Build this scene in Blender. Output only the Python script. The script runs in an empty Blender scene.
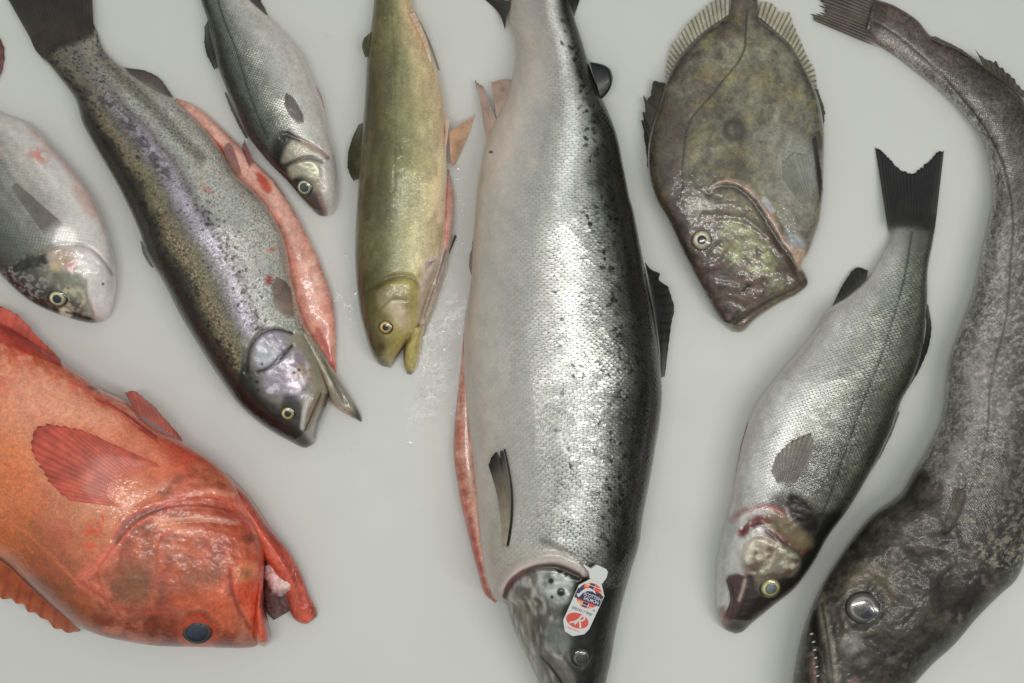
WORLD = .59
LAMPS = [('ceiling_lamp', .98, -.42, 2.0, .18, 1.25, 11.5, (1, .985, .95)), ('ceiling_lamp', -.21, -.05, 2.0, .16, .9, 9, (1, .985, .95))]
import bpy, math, random
import numpy as np
from mathutils import Vector
from mathutils.kdtree import KDTree

SC = bpy.context.scene
COL = SC.collection
CAM_H = 1.5          # camera height above the board, metres; one photo pixel is one millimetre on the board
GAIN = 1.16

def lin(c):
    c = np.asarray(c, float) / 255.0
    return np.where(c <= 0.04045, c / 12.92, ((c + 0.055) / 1.055) ** 2.4)

def alb(c):
    c = lin(c)
    l = c @ np.array([.2126, .7152, .0722]) + 1e-4
    c = l + (c - l) * .92
    return np.clip(c * GAIN * (l / .36) ** .22, 0.0015, 0.92)

def P(X, Y, Z):
    """plan coordinates in millimetres, height in metres -> place"""
    f = (CAM_H - Z) / CAM_H
    return np.stack([(X - 512) * 0.001 * f, (341.5 - Y) * 0.001 * f, Z], -1)

def sstep(a, b, x):
    t = np.clip((x - a) / (b - a), 0, 1)
    return t * t * (3 - 2 * t)

_tabs = {}
def vnoise(x, y, seed):
    if seed not in _tabs:
        _tabs[seed] = np.random.default_rng(seed).random((256, 256))
    T = _tabs[seed]
    xi = np.floor(x).astype(int); yi = np.floor(y).astype(int)
    fx = x - xi; fy = y - yi
    fx = fx * fx * (3 - 2 * fx); fy = fy * fy * (3 - 2 * fy)
    a = T[xi & 255, yi & 255]; b = T[(xi + 1) & 255, yi & 255]
    c = T[xi & 255, (yi + 1) & 255]; d = T[(xi + 1) & 255, (yi + 1) & 255]
    return (a * (1 - fx) + b * fx) * (1 - fy) + (c * (1 - fx) + d * fx) * fy

def fbm(x, y, scale, octv=3, seed=1):
    s = 0; amp = 1; tot = 0
    for o in range(octv):
        s = s + amp * vnoise(x / scale * 2 ** o + 17.3 * o, y / scale * 2 ** o + 9.1 * o, seed + o)
        tot += amp; amp *= 0.55
    return np.clip((s / tot - 0.5) * 1.5 + 0.5, 0, 1)

def spline(pts, n):
    p = np.asarray(pts, float)
    if len(p) == 2:
        t = np.linspace(0, 1, n)[:, None]
        return p[0] * (1 - t) + p[1] * t
    q = np.vstack([2 * p[0] - p[1], p, 2 * p[-1] - p[-2]])
    out = []
    for i in range(1, len(q) - 2):
        p0, p1, p2, p3 = q[i - 1], q[i], q[i + 1], q[i + 2]
        d0 = max(np.linalg.norm(p1 - p0), 1e-6) ** .5; d1 = max(np.linalg.norm(p2 - p1), 1e-6) ** .5; d2 = max(np.linalg.norm(p3 - p2), 1e-6) ** .5
        m1 = ((p1 - p0) / d0 - (p2 - p0) / (d0 + d1) + (p2 - p1) / d1) * d1
        m2 = ((p2 - p1) / d1 - (p3 - p1) / (d1 + d2) + (p3 - p2) / d2) * d1
        t = np.linspace(0, 1, 40, endpoint=False)[:, None]
        out.append((2 * t**3 - 3 * t**2 + 1) * p1 + (t**3 - 2 * t**2 + t) * m1 + (-2 * t**3 + 3 * t**2) * p2 + (t**3 - t**2) * m2)
    c = np.vstack(out + [p[-1:]])
    d = np.r_[0, np.cumsum(np.linalg.norm(np.diff(c, axis=0), axis=1))]
    s = np.linspace(0, d[-1], n)
    return np.stack([np.interp(s, d, c[:, 0]), np.interp(s, d, c[:, 1])], -1)

def smooth_interp(s, keys):
    k = np.asarray(keys, float)
    x = np.linspace(0, 1, 401)
    y = np.interp(x, k[:, 0], k[:, 1])
    w = np.hanning(41); w /= w.sum()
    y2 = np.convolve(np.pad(y, 20, mode='edge'), w, 'valid')
    return np.interp(s, x, y2)

def seg_dist(X, Y, pts, closed=False):
    p = np.asarray(pts, float)
    n = len(p)
    best = np.full(X.shape, 1e9)
    for i in range(n if closed else n - 1):
        a = p[i]; b = p[(i + 1) % n]
        d = b - a; L = d @ d + 1e-9
        t = np.clip(((X - a[0]) * d[0] + (Y - a[1]) * d[1]) / L, 0, 1)
        best = np.minimum(best, (X - a[0] - t * d[0]) ** 2 + (Y - a[1] - t * d[1]) ** 2)
    return np.sqrt(best)

def inside(X, Y, pts):
    p = np.asarray(pts, float); n = len(p)
    r = np.zeros(X.shape, bool)
    for i in range(n):
        x1, y1 = p[i]; x2, y2 = p[(i + 1) % n]
        c = (y1 > Y) != (y2 > Y)
        with np.errstate(divide='ignore', invalid='ignore'):
            xx = (x2 - x1) * (Y - y1) / (y2 - y1 + 1e-12) + x1
        r ^= c & (X < xx)
    return r

def closed_spline(pts, n=160):
    p = list(pts)
    c = spline(p[-2:] + p + p[:3], 400)
    # cut the overlap away by walking back to the first control point
    d0 = np.argmin(np.hypot(*(c[:200] - np.asarray(p[0])).T)); 
    d1 = 200 + np.argmin(np.hypot(*(c[200:] - np.asarray(p[0])).T))
    return c[d0:d1]

# ---------------------------------------------------------------- objects
def link(o, parent=None, origin=(0, 0, 0)):
    COL.objects.link(o)
    if parent is not None:
        o.parent = parent
    return o

def raw_mesh(name, V, F, mat, parent=None, C=None, M=None, UV=None, smooth=True):
    """V world points (n,3); F list/array of faces; vertices are stored relative to the top-level thing"""
    org = np.zeros(3)
    p = parent
    while p is not None:
        org = org + np.array(p.location); p = p.parent
    me = bpy.data.meshes.new(name)
    V = np.asarray(V, float) - org
    if isinstance(F, np.ndarray):
        n = len(F)
        me.vertices.add(len(V)); me.vertices.foreach_set('co', V.astype(np.float32).ravel())
        me.loops.add(n * 4); me.loops.foreach_set('vertex_index', F.astype(np.int32).ravel())
        me.polygons.add(n); me.polygons.foreach_set('loop_start', (np.arange(n) * 4).astype(np.int32))
        me.update(calc_edges=True); me.validate()
    else:
        me.from_pydata([tuple(v) for v in V], [], F); me.update()
    if C is not None:
        a = me.attributes.new('Col', 'FLOAT_COLOR', 'POINT')
        a.data.foreach_set('color', np.c_[np.asarray(C, np.float32), np.ones(len(V), np.float32)].ravel().astype(np.float32))
    if M is not None:
        a = me.attributes.new('Msk', 'FLOAT_COLOR', 'POINT')
        M = np.asarray(M, np.float32)
        if M.shape[1] == 3: M = np.c_[M, np.ones(len(V), np.float32)]
        a.data.foreach_set('color', M.ravel().astype(np.float32))
    if UV is not None:
        l = me.uv_layers.new(name='UVMap')
        idx = np.empty(len(me.loops), np.int32); me.loops.foreach_get('vertex_index', idx)
        l.data.foreach_set('uv', np.asarray(UV, np.float32)[idx].ravel())
    if smooth:
        me.polygons.foreach_set('use_smooth', np.ones(len(me.polygons), bool))
    me.materials.append(mat)
    return link(bpy.data.objects.new(name, me), parent)

def thing(name, label, cat, px, py, group=None):
    o = bpy.data.objects.new(name, None)
    o.location = ((px - 512) * .001, (341.5 - py) * .001, 0)
    o.empty_display_size = .03
    COL.objects.link(o)
    o['label'] = label; o['category'] = cat
    if group: o['group'] = group
    return o

class Skin:
    """a closed body lying on its side: A is the back edge, B the belly edge, both tail -> snout, in plan millimetres"""
    def __init__(s, A, B, prof, ns=300, na=120, nb=14, p=.8, zoff=0.0, round_end=.05, mid=.36, round_start=0, over=None, lean=0.0):
        a = spline(A, 900); b = spline(B, 900)
        t = np.linspace(0, 1, ns)
        t = t + .35 * (t * t * (3 - 2 * t) - t) * .5
        ii = t * 899
        pick = lambda c: np.stack([np.interp(ii, np.arange(900), c[:, k]) for k in (0, 1)], -1)
        a = pick(a); b = pick(b)
        T = smooth_interp(t, prof) * .001
        if round_end: T = T * np.sqrt(np.clip((1 - t) / round_end, 0.01, 1)) ** .9
        if round_start: T = T * np.sqrt(np.clip(t / round_start, 0.01, 1))
        th = np.linspace(0, np.pi, na)
        thb = np.linspace(np.pi, 2 * np.pi, nb + 2)[1:-1]
        th = np.r_[th, thb]
        c = (1 - np.cos(th)) / 2
        c = np.clip(c, 0, 1)
        s.na, s.ns, s.nc = na, ns, len(th)
        s.X = a[:, None, 0] * (1 - c) + b[:, None, 0] * c
        s.Y = a[:, None, 1] * (1 - c) + b[:, None, 1] * c
        sn = np.sin(th)
        sg = np.sign(sn) * np.abs(sn) ** p
        sg = sg + lean * np.where(sn > 0, np.sin(2 * th), 0)
        zm = mid * T
        up = sg[None, :] * (T - zm)[:, None]
        dn = sg[None, :] * zm[:, None] * 1.0
        s.Z = zm[:, None] + np.where(sn[None, :] >= 0, up, dn)
        s.Z = np.maximum(s.Z, 0.0006)
        s.zm = zm
        s.W = np.clip(np.repeat(np.abs(sn)[None], ns, 0), 0, 1) * (sn >= 0)
        s.top = np.repeat((sn >= -1e-6)[None], ns, 0)
        s.S = np.repeat(t[:, None], s.nc, 1)
        s.V = np.repeat(c[None], ns, 0)
        mid_l = (a + b) / 2
        L = np.r_[0, np.cumsum(np.linalg.norm(np.diff(mid_l, axis=0), axis=1))]
        s.U = np.repeat(L[:, None], s.nc, 1)                 # mm along
        wid = np.linalg.norm(a - b, axis=1)
        s.wid = wid
        dX = np.diff(s.X, axis=1); dY = np.diff(s.Y, axis=1); dZ = np.diff(s.Z, axis=1) * 1000
        arc = np.c_[np.zeros(ns), np.cumsum(np.sqrt(dX**2 + dY**2 + dZ**2), axis=1)]
        k = int(na / 2)
        s.R = arc - arc[:, k:k + 1]                          # mm across, from the flank line
        s.D = np.zeros_like(s.X)
        s.C = np.zeros(s.X.shape + (3,)); s.M = np.zeros(s.X.shape + (4,))
        s.M[..., 0] = 1; s.M[..., 1] = .2; s.M[..., 2] = .38; s.M[..., 3] = 1
        s.zoff = zoff * .001
        s.over = over
        s.lift = None
        s.mott = 1.0
    # ---- painting
    def n(s, scale, octv=3, seed=1, sx=1, sy=1):
        return fbm(s.U / sx, s.R / sy + 500, scale, octv, seed)
    def ramp(s, keys, wob=0, wscale=30, seed=5):
        v = s.V + wob * (s.n(wscale, 3, seed) - .5)
        xs = [k[0] for k in keys]; cs = np.array([alb(k[1]) for k in keys])
        out = np.stack([np.interp(v, xs, cs[:, i]) for i in range(3)], -1)
        return out
    def paint(s, mask, rgb, a=1.0):
        m = np.clip(mask * a, 0, 1)[..., None]
        c = rgb if isinstance(rgb, np.ndarray) and rgb.ndim > 1 else alb(rgb)
        s.C = s.C * (1 - m) + c * m
    def mset(s, mask, scale=None, metal=None, rough=None, wet=None):
        for i, v in enumerate((scale, metal, rough, wet)):
            if v is not None:
                s.M[..., i] = s.M[..., i] * (1 - mask) + v * mask
    def poly(s, pts, f=2.0, curve=True):
        p = closed_spline(pts) if curve else np.asarray(pts, float)
        d = seg_dist(s.X, s.Y, p[::2] if curve else p, True)
        sd = np.where(inside(s.X, s.Y, p), d, -d)
        return sstep(-f, f, sd)
    def line(s, pts, w=1.5, f=1.5):
        p = spline(pts, max(12, 6 * len(pts)))
        return 1 - sstep(max(w / 2 - f / 2, 0), w / 2 + f, seg_dist(s.X, s.Y, p))
    def blob(s, x, y, r, f=2.0, ry=None, ang=0):
        ca, sa = math.cos(ang), math.sin(ang)
        dx = (s.X - x) * ca + (s.Y - y) * sa; dy = -(s.X - x) * sa + (s.Y - y) * ca
        ry = ry or r
        d = np.sqrt((dx / r) ** 2 + (dy / ry) ** 2)
        return 1 - sstep(1 - f / r, 1 + f / r, d)
    def dz(s, mask, mm):
        s.D = s.D + mask * mm * (.55 if abs(mm) < 5.5 else 1) * .001
    def spots(s, n, prob, r0, r1, rgb, seed=1, a=1.0, elong=1.0, irr=.3):
        rg = np.random.default_rng(seed)
        w = (prob * s.top).ravel(); w = w / w.sum()
        ids = rg.choice(w.size, n, p=w)
        Xf, Yf = s.X.ravel(), s.Y.ravel()
        m = np.zeros(s.X.shape)
        R = s.R; U = s.U
        for i in ids:
            r = rg.uniform(r0, r1); e = rg.uniform(1, elong); an = rg.uniform(0, 3.14)
            ri = i // s.nc
            lo, hi = max(0, ri - 40), min(s.ns, ri + 40)
            du = U[lo:hi] - U.flat[i]; dr = R[lo:hi] - R.flat[i]
            x = du * math.cos(an) + dr * math.sin(an); y = -du * math.sin(an) + dr * math.cos(an)
            d = np.sqrt((x / (r * e)) ** 2 + (y * e / r) ** 2) + irr * (vnoise(U[lo:hi] / r, R[lo:hi] / r, seed) - .5)
            m[lo:hi] = np.maximum(m[lo:hi], (1 - sstep(.8, 1.15, d)) * rg.uniform(.6, 1))
        s.paint(m, rgb, a)
        return m
    def final_z(s):
        edge = np.sqrt(np.clip(s.W, 0, 1))
        Z = s.Z + s.D * edge + s.zoff
        if s.over is not None:
            bz = s.over.height(s.X, s.Y)
            Z = Z + np.where(np.isnan(bz), 0, bz)
        return np.maximum(Z, .0004)
    def build(s, name, mat, parent):
        f1 = s.n(2.4, 2, 201) - .5; f2 = s.n(8, 3, 205, sx=1.5) - .5; f3 = s.n(30, 3, 209) - .5
        s.C = np.clip(s.C * (1 + s.mott * (.34 * f1 + .34 * f2 + .22 * f3))[..., None], .0015, .92)
        s.M[..., 0] = s.M[..., 0] * np.clip(.55 + .9 * s.n(22, 3, 215), 0, 1.3)
        s.M[..., 2] = np.clip(s.M[..., 2] + .12 * f2, .12, 1)
        Z = s.final_z()
        zc = np.where(s.top, Z, 0)
        zedge = (Z[:, 0] + Z[:, s.na - 1]) / 2
        Zp = np.where(s.top, Z, np.minimum(zedge[:, None], 9))
        pos = P(s.X, s.Y, Zp); pos[..., 2] = Z
        ns, nc = s.ns, s.nc
        V = pos.reshape(-1, 3)
        i = np.arange(ns - 1)[:, None] * nc; j = np.arange(nc)[None, :]; jn = (np.arange(nc) + 1)[None, :] % nc
        F = np.stack([i + j, i + j + nc, i + jn + nc, i + jn], -1).reshape(-1, 4)
        # end caps: zip the two rings shut
        caps = []
        for r in (0, ns - 1):
            base = r * nc; a, b = 0, nc - 1
            while b - a > 2:
                q = [base + a, base + a + 1, base + b - 1, base + b]
                caps.append(q if r == 0 else q[::-1]); a += 1; b -= 1
        F = np.vstack([F, np.array(caps)])
        # wind outwards
        v0 = V[F[len(F) // 3 // 1]]
        C = s.C.reshape(-1, 3); M = s.M.reshape(-1, 4)
        UV = np.stack([s.U.ravel() * .001, s.R.ravel() * .001], -1)
        k = (ns // 2) * nc + s.na // 2
        f = F[(ns // 2) * nc + s.na // 2]
        nrm = np.cross(V[f[1]] - V[f[0]], V[f[3]] - V[f[0]])
        if nrm[2] < 0: F = F[:, ::-1]
        o = raw_mesh(name, V, F, mat, parent, C, M, UV)
        s._tree(Z)
        return o
    def _tree(s, Z):
        m = np.zeros(s.X.shape, bool); m[::2, :s.na:2] = True; m &= s.top
        xs, ys, zs = s.X[m], s.Y[m], Z[m]
        kd = KDTree(len(xs))
        for i in range(len(xs)): kd.insert((xs[i], ys[i], 0), i)
        kd.balance(); s.kd = kd; s.kz = zs
        s.outline = np.vstack([np.c_[s.X[:, 0], s.Y[:, 0]], np.c_[s.X[:, s.na - 1], s.Y[:, s.na - 1]][::-1]])
    def height(s, X, Y):
        X = np.asarray(X, float); Y = np.asarray(Y, float)
        ins = inside(X, Y, s.outline[::3])
        out = np.full(X.shape, np.nan)
        of = out.ravel(); xf, yf, inf_ = X.ravel(), Y.ravel(), ins.ravel()
        for i in np.nonzero(inf_)[0]:
            r = s.kd.find_n((xf[i], yf[i], 0), 4)
            w = np.array([1 / (q[2] + .2) ** 2 for q in r]); z = np.array([s.kz[q[1]] for q in r])
            of[i] = (w @ z) / w.sum()
        return of.reshape(X.shape)
    def frame(s, x, y, e=4):
        h = s.height(np.array([x, x + e, x - e, x, x]), np.array([y, y, y, y + e, y - e]))
        h = np.where(np.isnan(h), np.nanmin(h), h)
        gx = (h[1] - h[2]) / (2 * e * .001); gy = -(h[3] - h[4]) / (2 * e * .001)
        nn = Vector((-gx, -gy, 1)).normalized()
        return h[0], nn

def fin(name, base, tip, nray, zb, zt, cb, ct, cr, mat, parent, jag=.06, over=None, lift=1.2, ridge=.5, th=.8, seed=1,
        bow=0.0, tears=(), nv=26, edge=None, raywid=.35, per=5, mottle=.25, rayk=.6, al=.9, fade=None, gain=None):
    if gain is None: gain = 1.5 if over is not None and lift > 1 else 1.0
    if fade is None: fade = .3 if over is not None and lift > 1 else .14
    """a finned membrane with raised rays; base and tip polylines in plan mm, heights in mm"""
    nu = nray * per + 1
    rg = np.random.default_rng(seed)
    b = spline(base, nu); t = spline(tip, nu)
    k = np.arange(nu) / per
    ray = .5 + .5 * np.cos(2 * np.pi * k)
    ln = 1 - jag * .35 * (1 - ray) - jag * .6 * np.interp(k, np.linspace(0, nray, nray * 3 + 1), rg.random(nray * 3 + 1)) - jag * .9 * np.interp(k, np.arange(nray + 1), rg.random(nray + 1))
    for (c, w, d) in tears:
        ln = ln - d * np.exp(-((np.arange(nu) / (nu - 1) - c) / w) ** 2)
    tt = np.linspace(0, 1, nv)
    q = tt[None, :] * ln[:, None]
    d = t - b
    perp = np.stack([-d[:, 1], d[:, 0]], -1)
    bw = bow * np.sin(np.pi * q)
    X = b[:, None, 0] + d[:, None, 0] * q + perp[:, None, 0] * bw
    Y = b[:, None, 1] + d[:, None, 1] * q + perp[:, None, 1] * bw
    zbA = np.interp(np.linspace(0, 1, nu), np.linspace(0, 1, len(np.atleast_1d(zb))), np.atleast_1d(zb))
    ztA = np.interp(np.linspace(0, 1, nu), np.linspace(0, 1, len(np.atleast_1d(zt))), np.atleast_1d(zt))
    e = q * q * (3 - 2 * q) * .5 + q * .5
    Z = (zbA[:, None] * (1 - e) + ztA[:, None] * e) * .001
    Z = Z + ridge * .001 * (ray[:, None] - .5) * (1 - .6 * q) * np.clip(q * 5, 0, 1) + .0005 * np.sin(q * 3 + k[:, None] * .5 + seed)
    if over is not None:
        h = over.height(X, Y)
        h = np.where(np.isnan(h), -1, h + lift * .001 * (np.clip(q * 2.2, 0, 1) - .12))
        Z = np.maximum(Z, h)
    Z = np.maximum(Z, .0012 + .0004 * ray[:, None])
    thk = th * .001 * (1 - .5 * q)
    mm = fbm(X * 1.0, Y * 1.0, 9, 3, seed + 40) - .5
    C = alb(cb)[None, None] * (1 - q[..., None]) + alb(ct)[None, None] * q[..., None]
    rw = np.clip((ray - (1 - raywid)) / raywid, 0, 1)[:, None, None] * rayk
    C = C * (1 - rw) + alb(cr)[None, None] * rw
    if edge is not None:
        em = sstep(.8, 1.0, tt)[None, :, None] * np.ones_like(q)[..., None]
        C = C * (1 - em) + alb(edge) * em
    C = np.clip(C * gain * (1 + mottle * 2 * mm[..., None]), .002, .95)
    top = P(X, Y, Z); bot = P(X, Y, Z); bot[..., 2] = np.maximum(Z - thk, .0003)
    V = np.vstack([top.reshape(-1, 3), bot.reshape(-1, 3)])
    n = nu * nv
    i = np.arange(nu - 1)[:, None] * nv; j = np.arange(nv - 1)[None, :]
    F1 = np.stack([i + j, i + nv + j, i + nv + j + 1, i + j + 1], -1).reshape(-1, 4)
    F2 = F1[:, ::-1] + n
    ring = list(range(nv)) + [x * nv + nv - 1 for x in range(1, nu)] + [(nu - 1) * nv + y for y in range(nv - 2, -1, -1)] + [x * nv for x in range(nu - 2, 0, -1)]
    F3 = np.array([[ring[x], ring[(x + 1) % len(ring)], ring[(x + 1) % len(ring)] + n, ring[x] + n] for x in range(len(ring))])
    a = F1[len(F1) // 2]; nr = np.cross(V[a[1]] - V[a[0]], V[a[3]] - V[a[0]])
    F = np.vstack([F1, F2, F3])
    if nr[2] < 0: F = F[:, ::-1]
    UV = np.stack([np.repeat(k[:, None], nv, 1), q], -1).reshape(-1, 2)
    CC = C.reshape(-1, 3)
    M = np.zeros((2 * n, 4)); M[:, 2] = .42; aa = np.clip(al + (1 - al) * (np.clip((ray - .5) * 2, 0, 1)[:, None] * .8 + .5 * np.clip(1 - q * 4, 0, 1)), 0, 1)
    if over is not None: aa = aa * sstep(0, fade, q)
    aa = aa.ravel(); M[:, 3] = np.r_[aa, aa * (.2 if over is not None else .6)]
    return raw_mesh(name, V, F, mat, parent, np.vstack([CC, CC]), M, np.vstack([UV, UV]) * .004)

def dome(name, ctr, nrm, r, h, rings, mat, parent, ell=1.0, ang=0.0, seed=0):
    """a bulging lens; rings = [(radius fraction, colour)]"""
    nrm = Vector(nrm).normalized()
    x = Vector((math.cos(ang), math.sin(ang), 0)); x = (x - nrm * x.dot(nrm)).normalized(); y = nrm.cross(x)
    nr, na = 22, 40
    V, C = [], []
    for i in range(nr + 1):
        f = i / nr
        rr = f if f > .02 else 0.0
        zz = h * math.sqrt(max(0, 1 - f * f))
        c = np.stack([np.interp(f, [k[0] for k in rings], [alb(k[1])[m] for k in rings]) for m in range(3)])
        for j in range(na):
            t = 2 * math.pi * j / na
            p = Vector(ctr) + x * (math.cos(t) * r * f * ell) + y * (math.sin(t) * r * f) + nrm * zz
            V.append(p)
            sect = 1 + .28 * math.cos(t - 2.2)  # colour dimmed on one side of the dome, as shade under a lid
            g = sect + 1.0 * (vnoise(np.array(f * 5.), np.array(math.cos(t) * 2 + 40), 90 + seed) * .6 + vnoise(np.array(f * 9.), np.array(math.sin(t) * 4 + 60), 91 + seed) * .4 - .5)
            C.append(np.clip(c * float(g), .002, .95))
    V.append(Vector(ctr) - nrm * (h * .6)); C.append(C[-1])
    F = []
    for i in range(nr):
        for j in range(na):
            F.append((i * na + j, (i + 1) * na + j, (i + 1) * na + (j + 1) % na, i * na + (j + 1) % na))
    for j in range(na): F.append((nr * na + j, len(V) - 1, nr * na + (j + 1) % na))
    M = np.zeros((len(V), 3)); M[:, 2] = .08
    return raw_mesh(name, V, F, mat, parent, np.array(C), M)

def eye(sk, x, y, r, rp, iris, pupil, ring, parent, dx=0, dy=0, ell=1.0, ang=0, bulge=.36, white=None):
    z, n = sk.frame(x, y)
    n = (n + Vector((0, 0, .6))).normalized()
    c = P(np.array(float(x)), np.array(float(y)), np.array(z - .0001 * r))
    rr = r * .001
    e = dome('eye', c, n, rr, rr * bulge, [(0, iris), (.5, iris), (rp / r + .05, white or iris), (.72, iris), (.86, ring), (1, ring)], MAT['eye'], parent, ell, ang)
    hh = bulge * math.sqrt(1 - min(.95, (rp / r) ** 2))
    cp = Vector(c) + n * (rr * hh) + Vector((dx * .001, -dy * .001, 0))
    dome('pupil', cp, n, rp * .001, rr * (bulge - hh) + .00025, [(0, pupil), (.8, pupil), (1, pupil)], MAT['eye'], e)
    return e

# ---------------------------------------------------------------- materials
def N(nt, typ, **kw):
    n = nt.nodes.new(typ)
    for k, v in kw.items():
        if k in ('operation', 'blend_type', 'data_type', 'attribute_name', 'noise_dimensions', 'voronoi_dimensions', 'feature', 'attribute_type', 'clamp_result', 'distance', 'use_clamp'):
            setattr(n, k, v)
        else:
            n.inputs[k.replace('_', ' ')].default_value = v
    return n

def math_n(nt, op, a, b=None, clamp=False):
    n = nt.nodes.new('ShaderNodeMath'); n.operation = op; n.use_clamp = clamp
    for i, v in enumerate((a, b)):
        if v is None: continue
        if isinstance(v, (int, float)): n.inputs[i].default_value = v
        else: nt.links.new(v, n.inputs[i])
    return n.outputs[0]

def skin_mat(name, su=.004, sv=.005, amp=.5, rnd=.5, bump=.5, grain=.2, coat=.7, spec=.5, sss=0.0, fine=900., wob=.0006, wetb=.25, crough=.05, distort_scale=60., fin=False):
    m = bpy.data.materials.new(name); m.use_nodes = True
    nt = m.node_tree; nt.nodes.clear(); L = nt.links.new
    out = nt.nodes.new('ShaderNodeOutputMaterial'); bs = nt.nodes.new('ShaderNodeBsdfPrincipled')
    L(bs.outputs[0], out.inputs[0])
    col = N(nt, 'ShaderNodeAttribute', attribute_name='Col'); msk = N(nt, 'ShaderNodeAttribute', attribute_name='Msk')
    sep = nt.nodes.new('ShaderNodeSeparateColor'); L(msk.outputs['Color'], sep.inputs[0])
    uv = nt.nodes.new('ShaderNodeUVMap'); uv.uv_map = 'UVMap'
    tc = nt.nodes.new('ShaderNodeTexCoord')
    nz = N(nt, 'ShaderNodeTexNoise', Scale=distort_scale, Detail=2.); L(uv.outputs[0], nz.inputs['Vector'])
    sub = nt.nodes.new('ShaderNodeVectorMath'); sub.operation = 'SUBTRACT'; L(nz.outputs['Color'], sub.inputs[0]); sub.inputs[1].default_value = (.5, .5, .5)
    scl = nt.nodes.new('ShaderNodeVectorMath'); scl.operation = 'SCALE'; L(sub.outputs[0], scl.inputs[0]); scl.inputs['Scale'].default_value = wob * 6
    add = nt.nodes.new('ShaderNodeVectorMath'); add.operation = 'ADD'; L(uv.outputs[0], add.inputs[0]); L(scl.outputs[0], add.inputs[1])
    sx = nt.nodes.new('ShaderNodeSeparateXYZ'); L(add.outputs[0], sx.inputs[0])
    u = math_n(nt, 'DIVIDE', sx.outputs[0], su); v = math_n(nt, 'DIVIDE', sx.outputs[1], sv)
    a = math_n(nt, 'ADD', u, v); b = math_n(nt, 'SUBTRACT', u, v)
    a = math_n(nt, 'ADD', a, 400.); b = math_n(nt, 'ADD', b, 400.)
    fa = math_n(nt, 'FRACT', a); fb = math_n(nt, 'FRACT', b)
    ia = math_n(nt, 'SUBTRACT', 1., fa); ib = math_n(nt, 'SUBTRACT', 1., fb)
    r = math_n(nt, 'SQRT', math_n(nt, 'ADD', math_n(nt, 'MULTIPLY', ia, ia), math_n(nt, 'MULTIPLY', ib, ib)))
    h = math_n(nt, 'MULTIPLY', r, .707)
    # the free edge of each scale is rounded off
    edge = nt.nodes.new('ShaderNodeMapRange'); edge.interpolation_type = 'SMOOTHSTEP'
    L(r, edge.inputs[0]); edge.inputs[1].default_value = 1.02; edge.inputs[2].default_value = 1.3; edge.inputs[3].default_value = 1.; edge.inputs[4].default_value = 0.
    hh = math_n(nt, 'MULTIPLY', h, edge.outputs[0])
    cb = nt.nodes.new('ShaderNodeCombineXYZ'); L(math_n(nt, 'FLOOR', a), cb.inputs[0]); L(math_n(nt, 'FLOOR', b), cb.inputs[1])
    wn = nt.nodes.new('ShaderNodeTexWhiteNoise'); wn.noise_dimensions = '2D'; L(cb.outputs[0], wn.inputs['Vector'])
    # colour factor = 1 + mask*(amp*(hh-.4) + rnd*(white-.5)) + grain
    t1 = math_n(nt, 'MULTIPLY', math_n(nt, 'SUBTRACT', hh, .42), amp)
    t2 = math_n(nt, 'MULTIPLY', math_n(nt, 'SUBTRACT', wn.outputs['Value'], .5), rnd)
    t = math_n(nt, 'MULTIPLY', math_n(nt, 'ADD', t1, t2), sep.outputs[0])
    g = N(nt, 'ShaderNodeTexNoise', Scale=fine, Detail=3., Roughness=.6); L(tc.outputs['Object'], g.inputs['Vector'])
    t3 = math_n(nt, 'MULTIPLY', math_n(nt, 'SUBTRACT', g.outputs[0], .5), grain * 2)
    f = math_n(nt, 'ADD', math_n(nt, 'ADD', t, t3), 1.)
    f = math_n(nt, 'MAXIMUM', f, .08)
    vm = nt.nodes.new('ShaderNodeVectorMath'); vm.operation = 'SCALE'; L(col.outputs['Color'], vm.inputs[0]); L(f, vm.inputs['Scale'])
    L(vm.outputs[0], bs.inputs['Base Color'])
    L(sep.outputs[1], bs.inputs['Metallic'])
    ro = math_n(nt, 'ADD', sep.outputs[2], math_n(nt, 'MULTIPLY', math_n(nt, 'SUBTRACT', g.outputs[0], .5), .25))
    L(math_n(nt, 'MAXIMUM', ro, .05), bs.inputs['Roughness'])
    # relief: scales (each one tilted a little on its own), skin grain, wet film
    hs = math_n(nt, 'MULTIPLY', math_n(nt, 'ADD', hh, math_n(nt, 'MULTIPLY', wn.outputs['Value'], .25)), sep.outputs[0])
    b1 = nt.nodes.new('ShaderNodeBump'); b1.inputs['Strength'].default_value = bump; b1.inputs['Distance'].default_value = su * .3
    L(hs, b1.inputs['Height'])
    b2 = nt.nodes.new('ShaderNodeBump'); b2.inputs['Strength'].default_value = .25; b2.inputs['Distance'].default_value = .0004
    L(g.outputs[0], b2.inputs['Height']); L(b1.outputs[0], b2.inputs['Normal'])
    L(b2.outputs[0], bs.inputs['Normal'])
    w = N(nt, 'ShaderNodeTexNoise', Scale=210., Detail=2.5, Roughness=.45); L(tc.outputs['Object'], w.inputs['Vector'])
    wh = math_n(nt, 'ADD', w.outputs[0], math_n(nt, 'MULTIPLY', hs, .25))
    b3 = nt.nodes.new('ShaderNodeBump'); b3.inputs['Strength'].default_value = wetb; b3.inputs['Distance'].default_value = .002
    L(wh, b3.inputs['Height']); L(b3.outputs[0], bs.inputs['Coat Normal'])
    L(math_n(nt, 'MULTIPLY', msk.outputs['Alpha'], coat), bs.inputs['Coat Weight']); bs.inputs['Coat Roughness'].default_value = crough; bs.inputs['Coat IOR'].default_value = 1.48
    bs.inputs['Specular IOR Level'].default_value = spec
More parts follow.
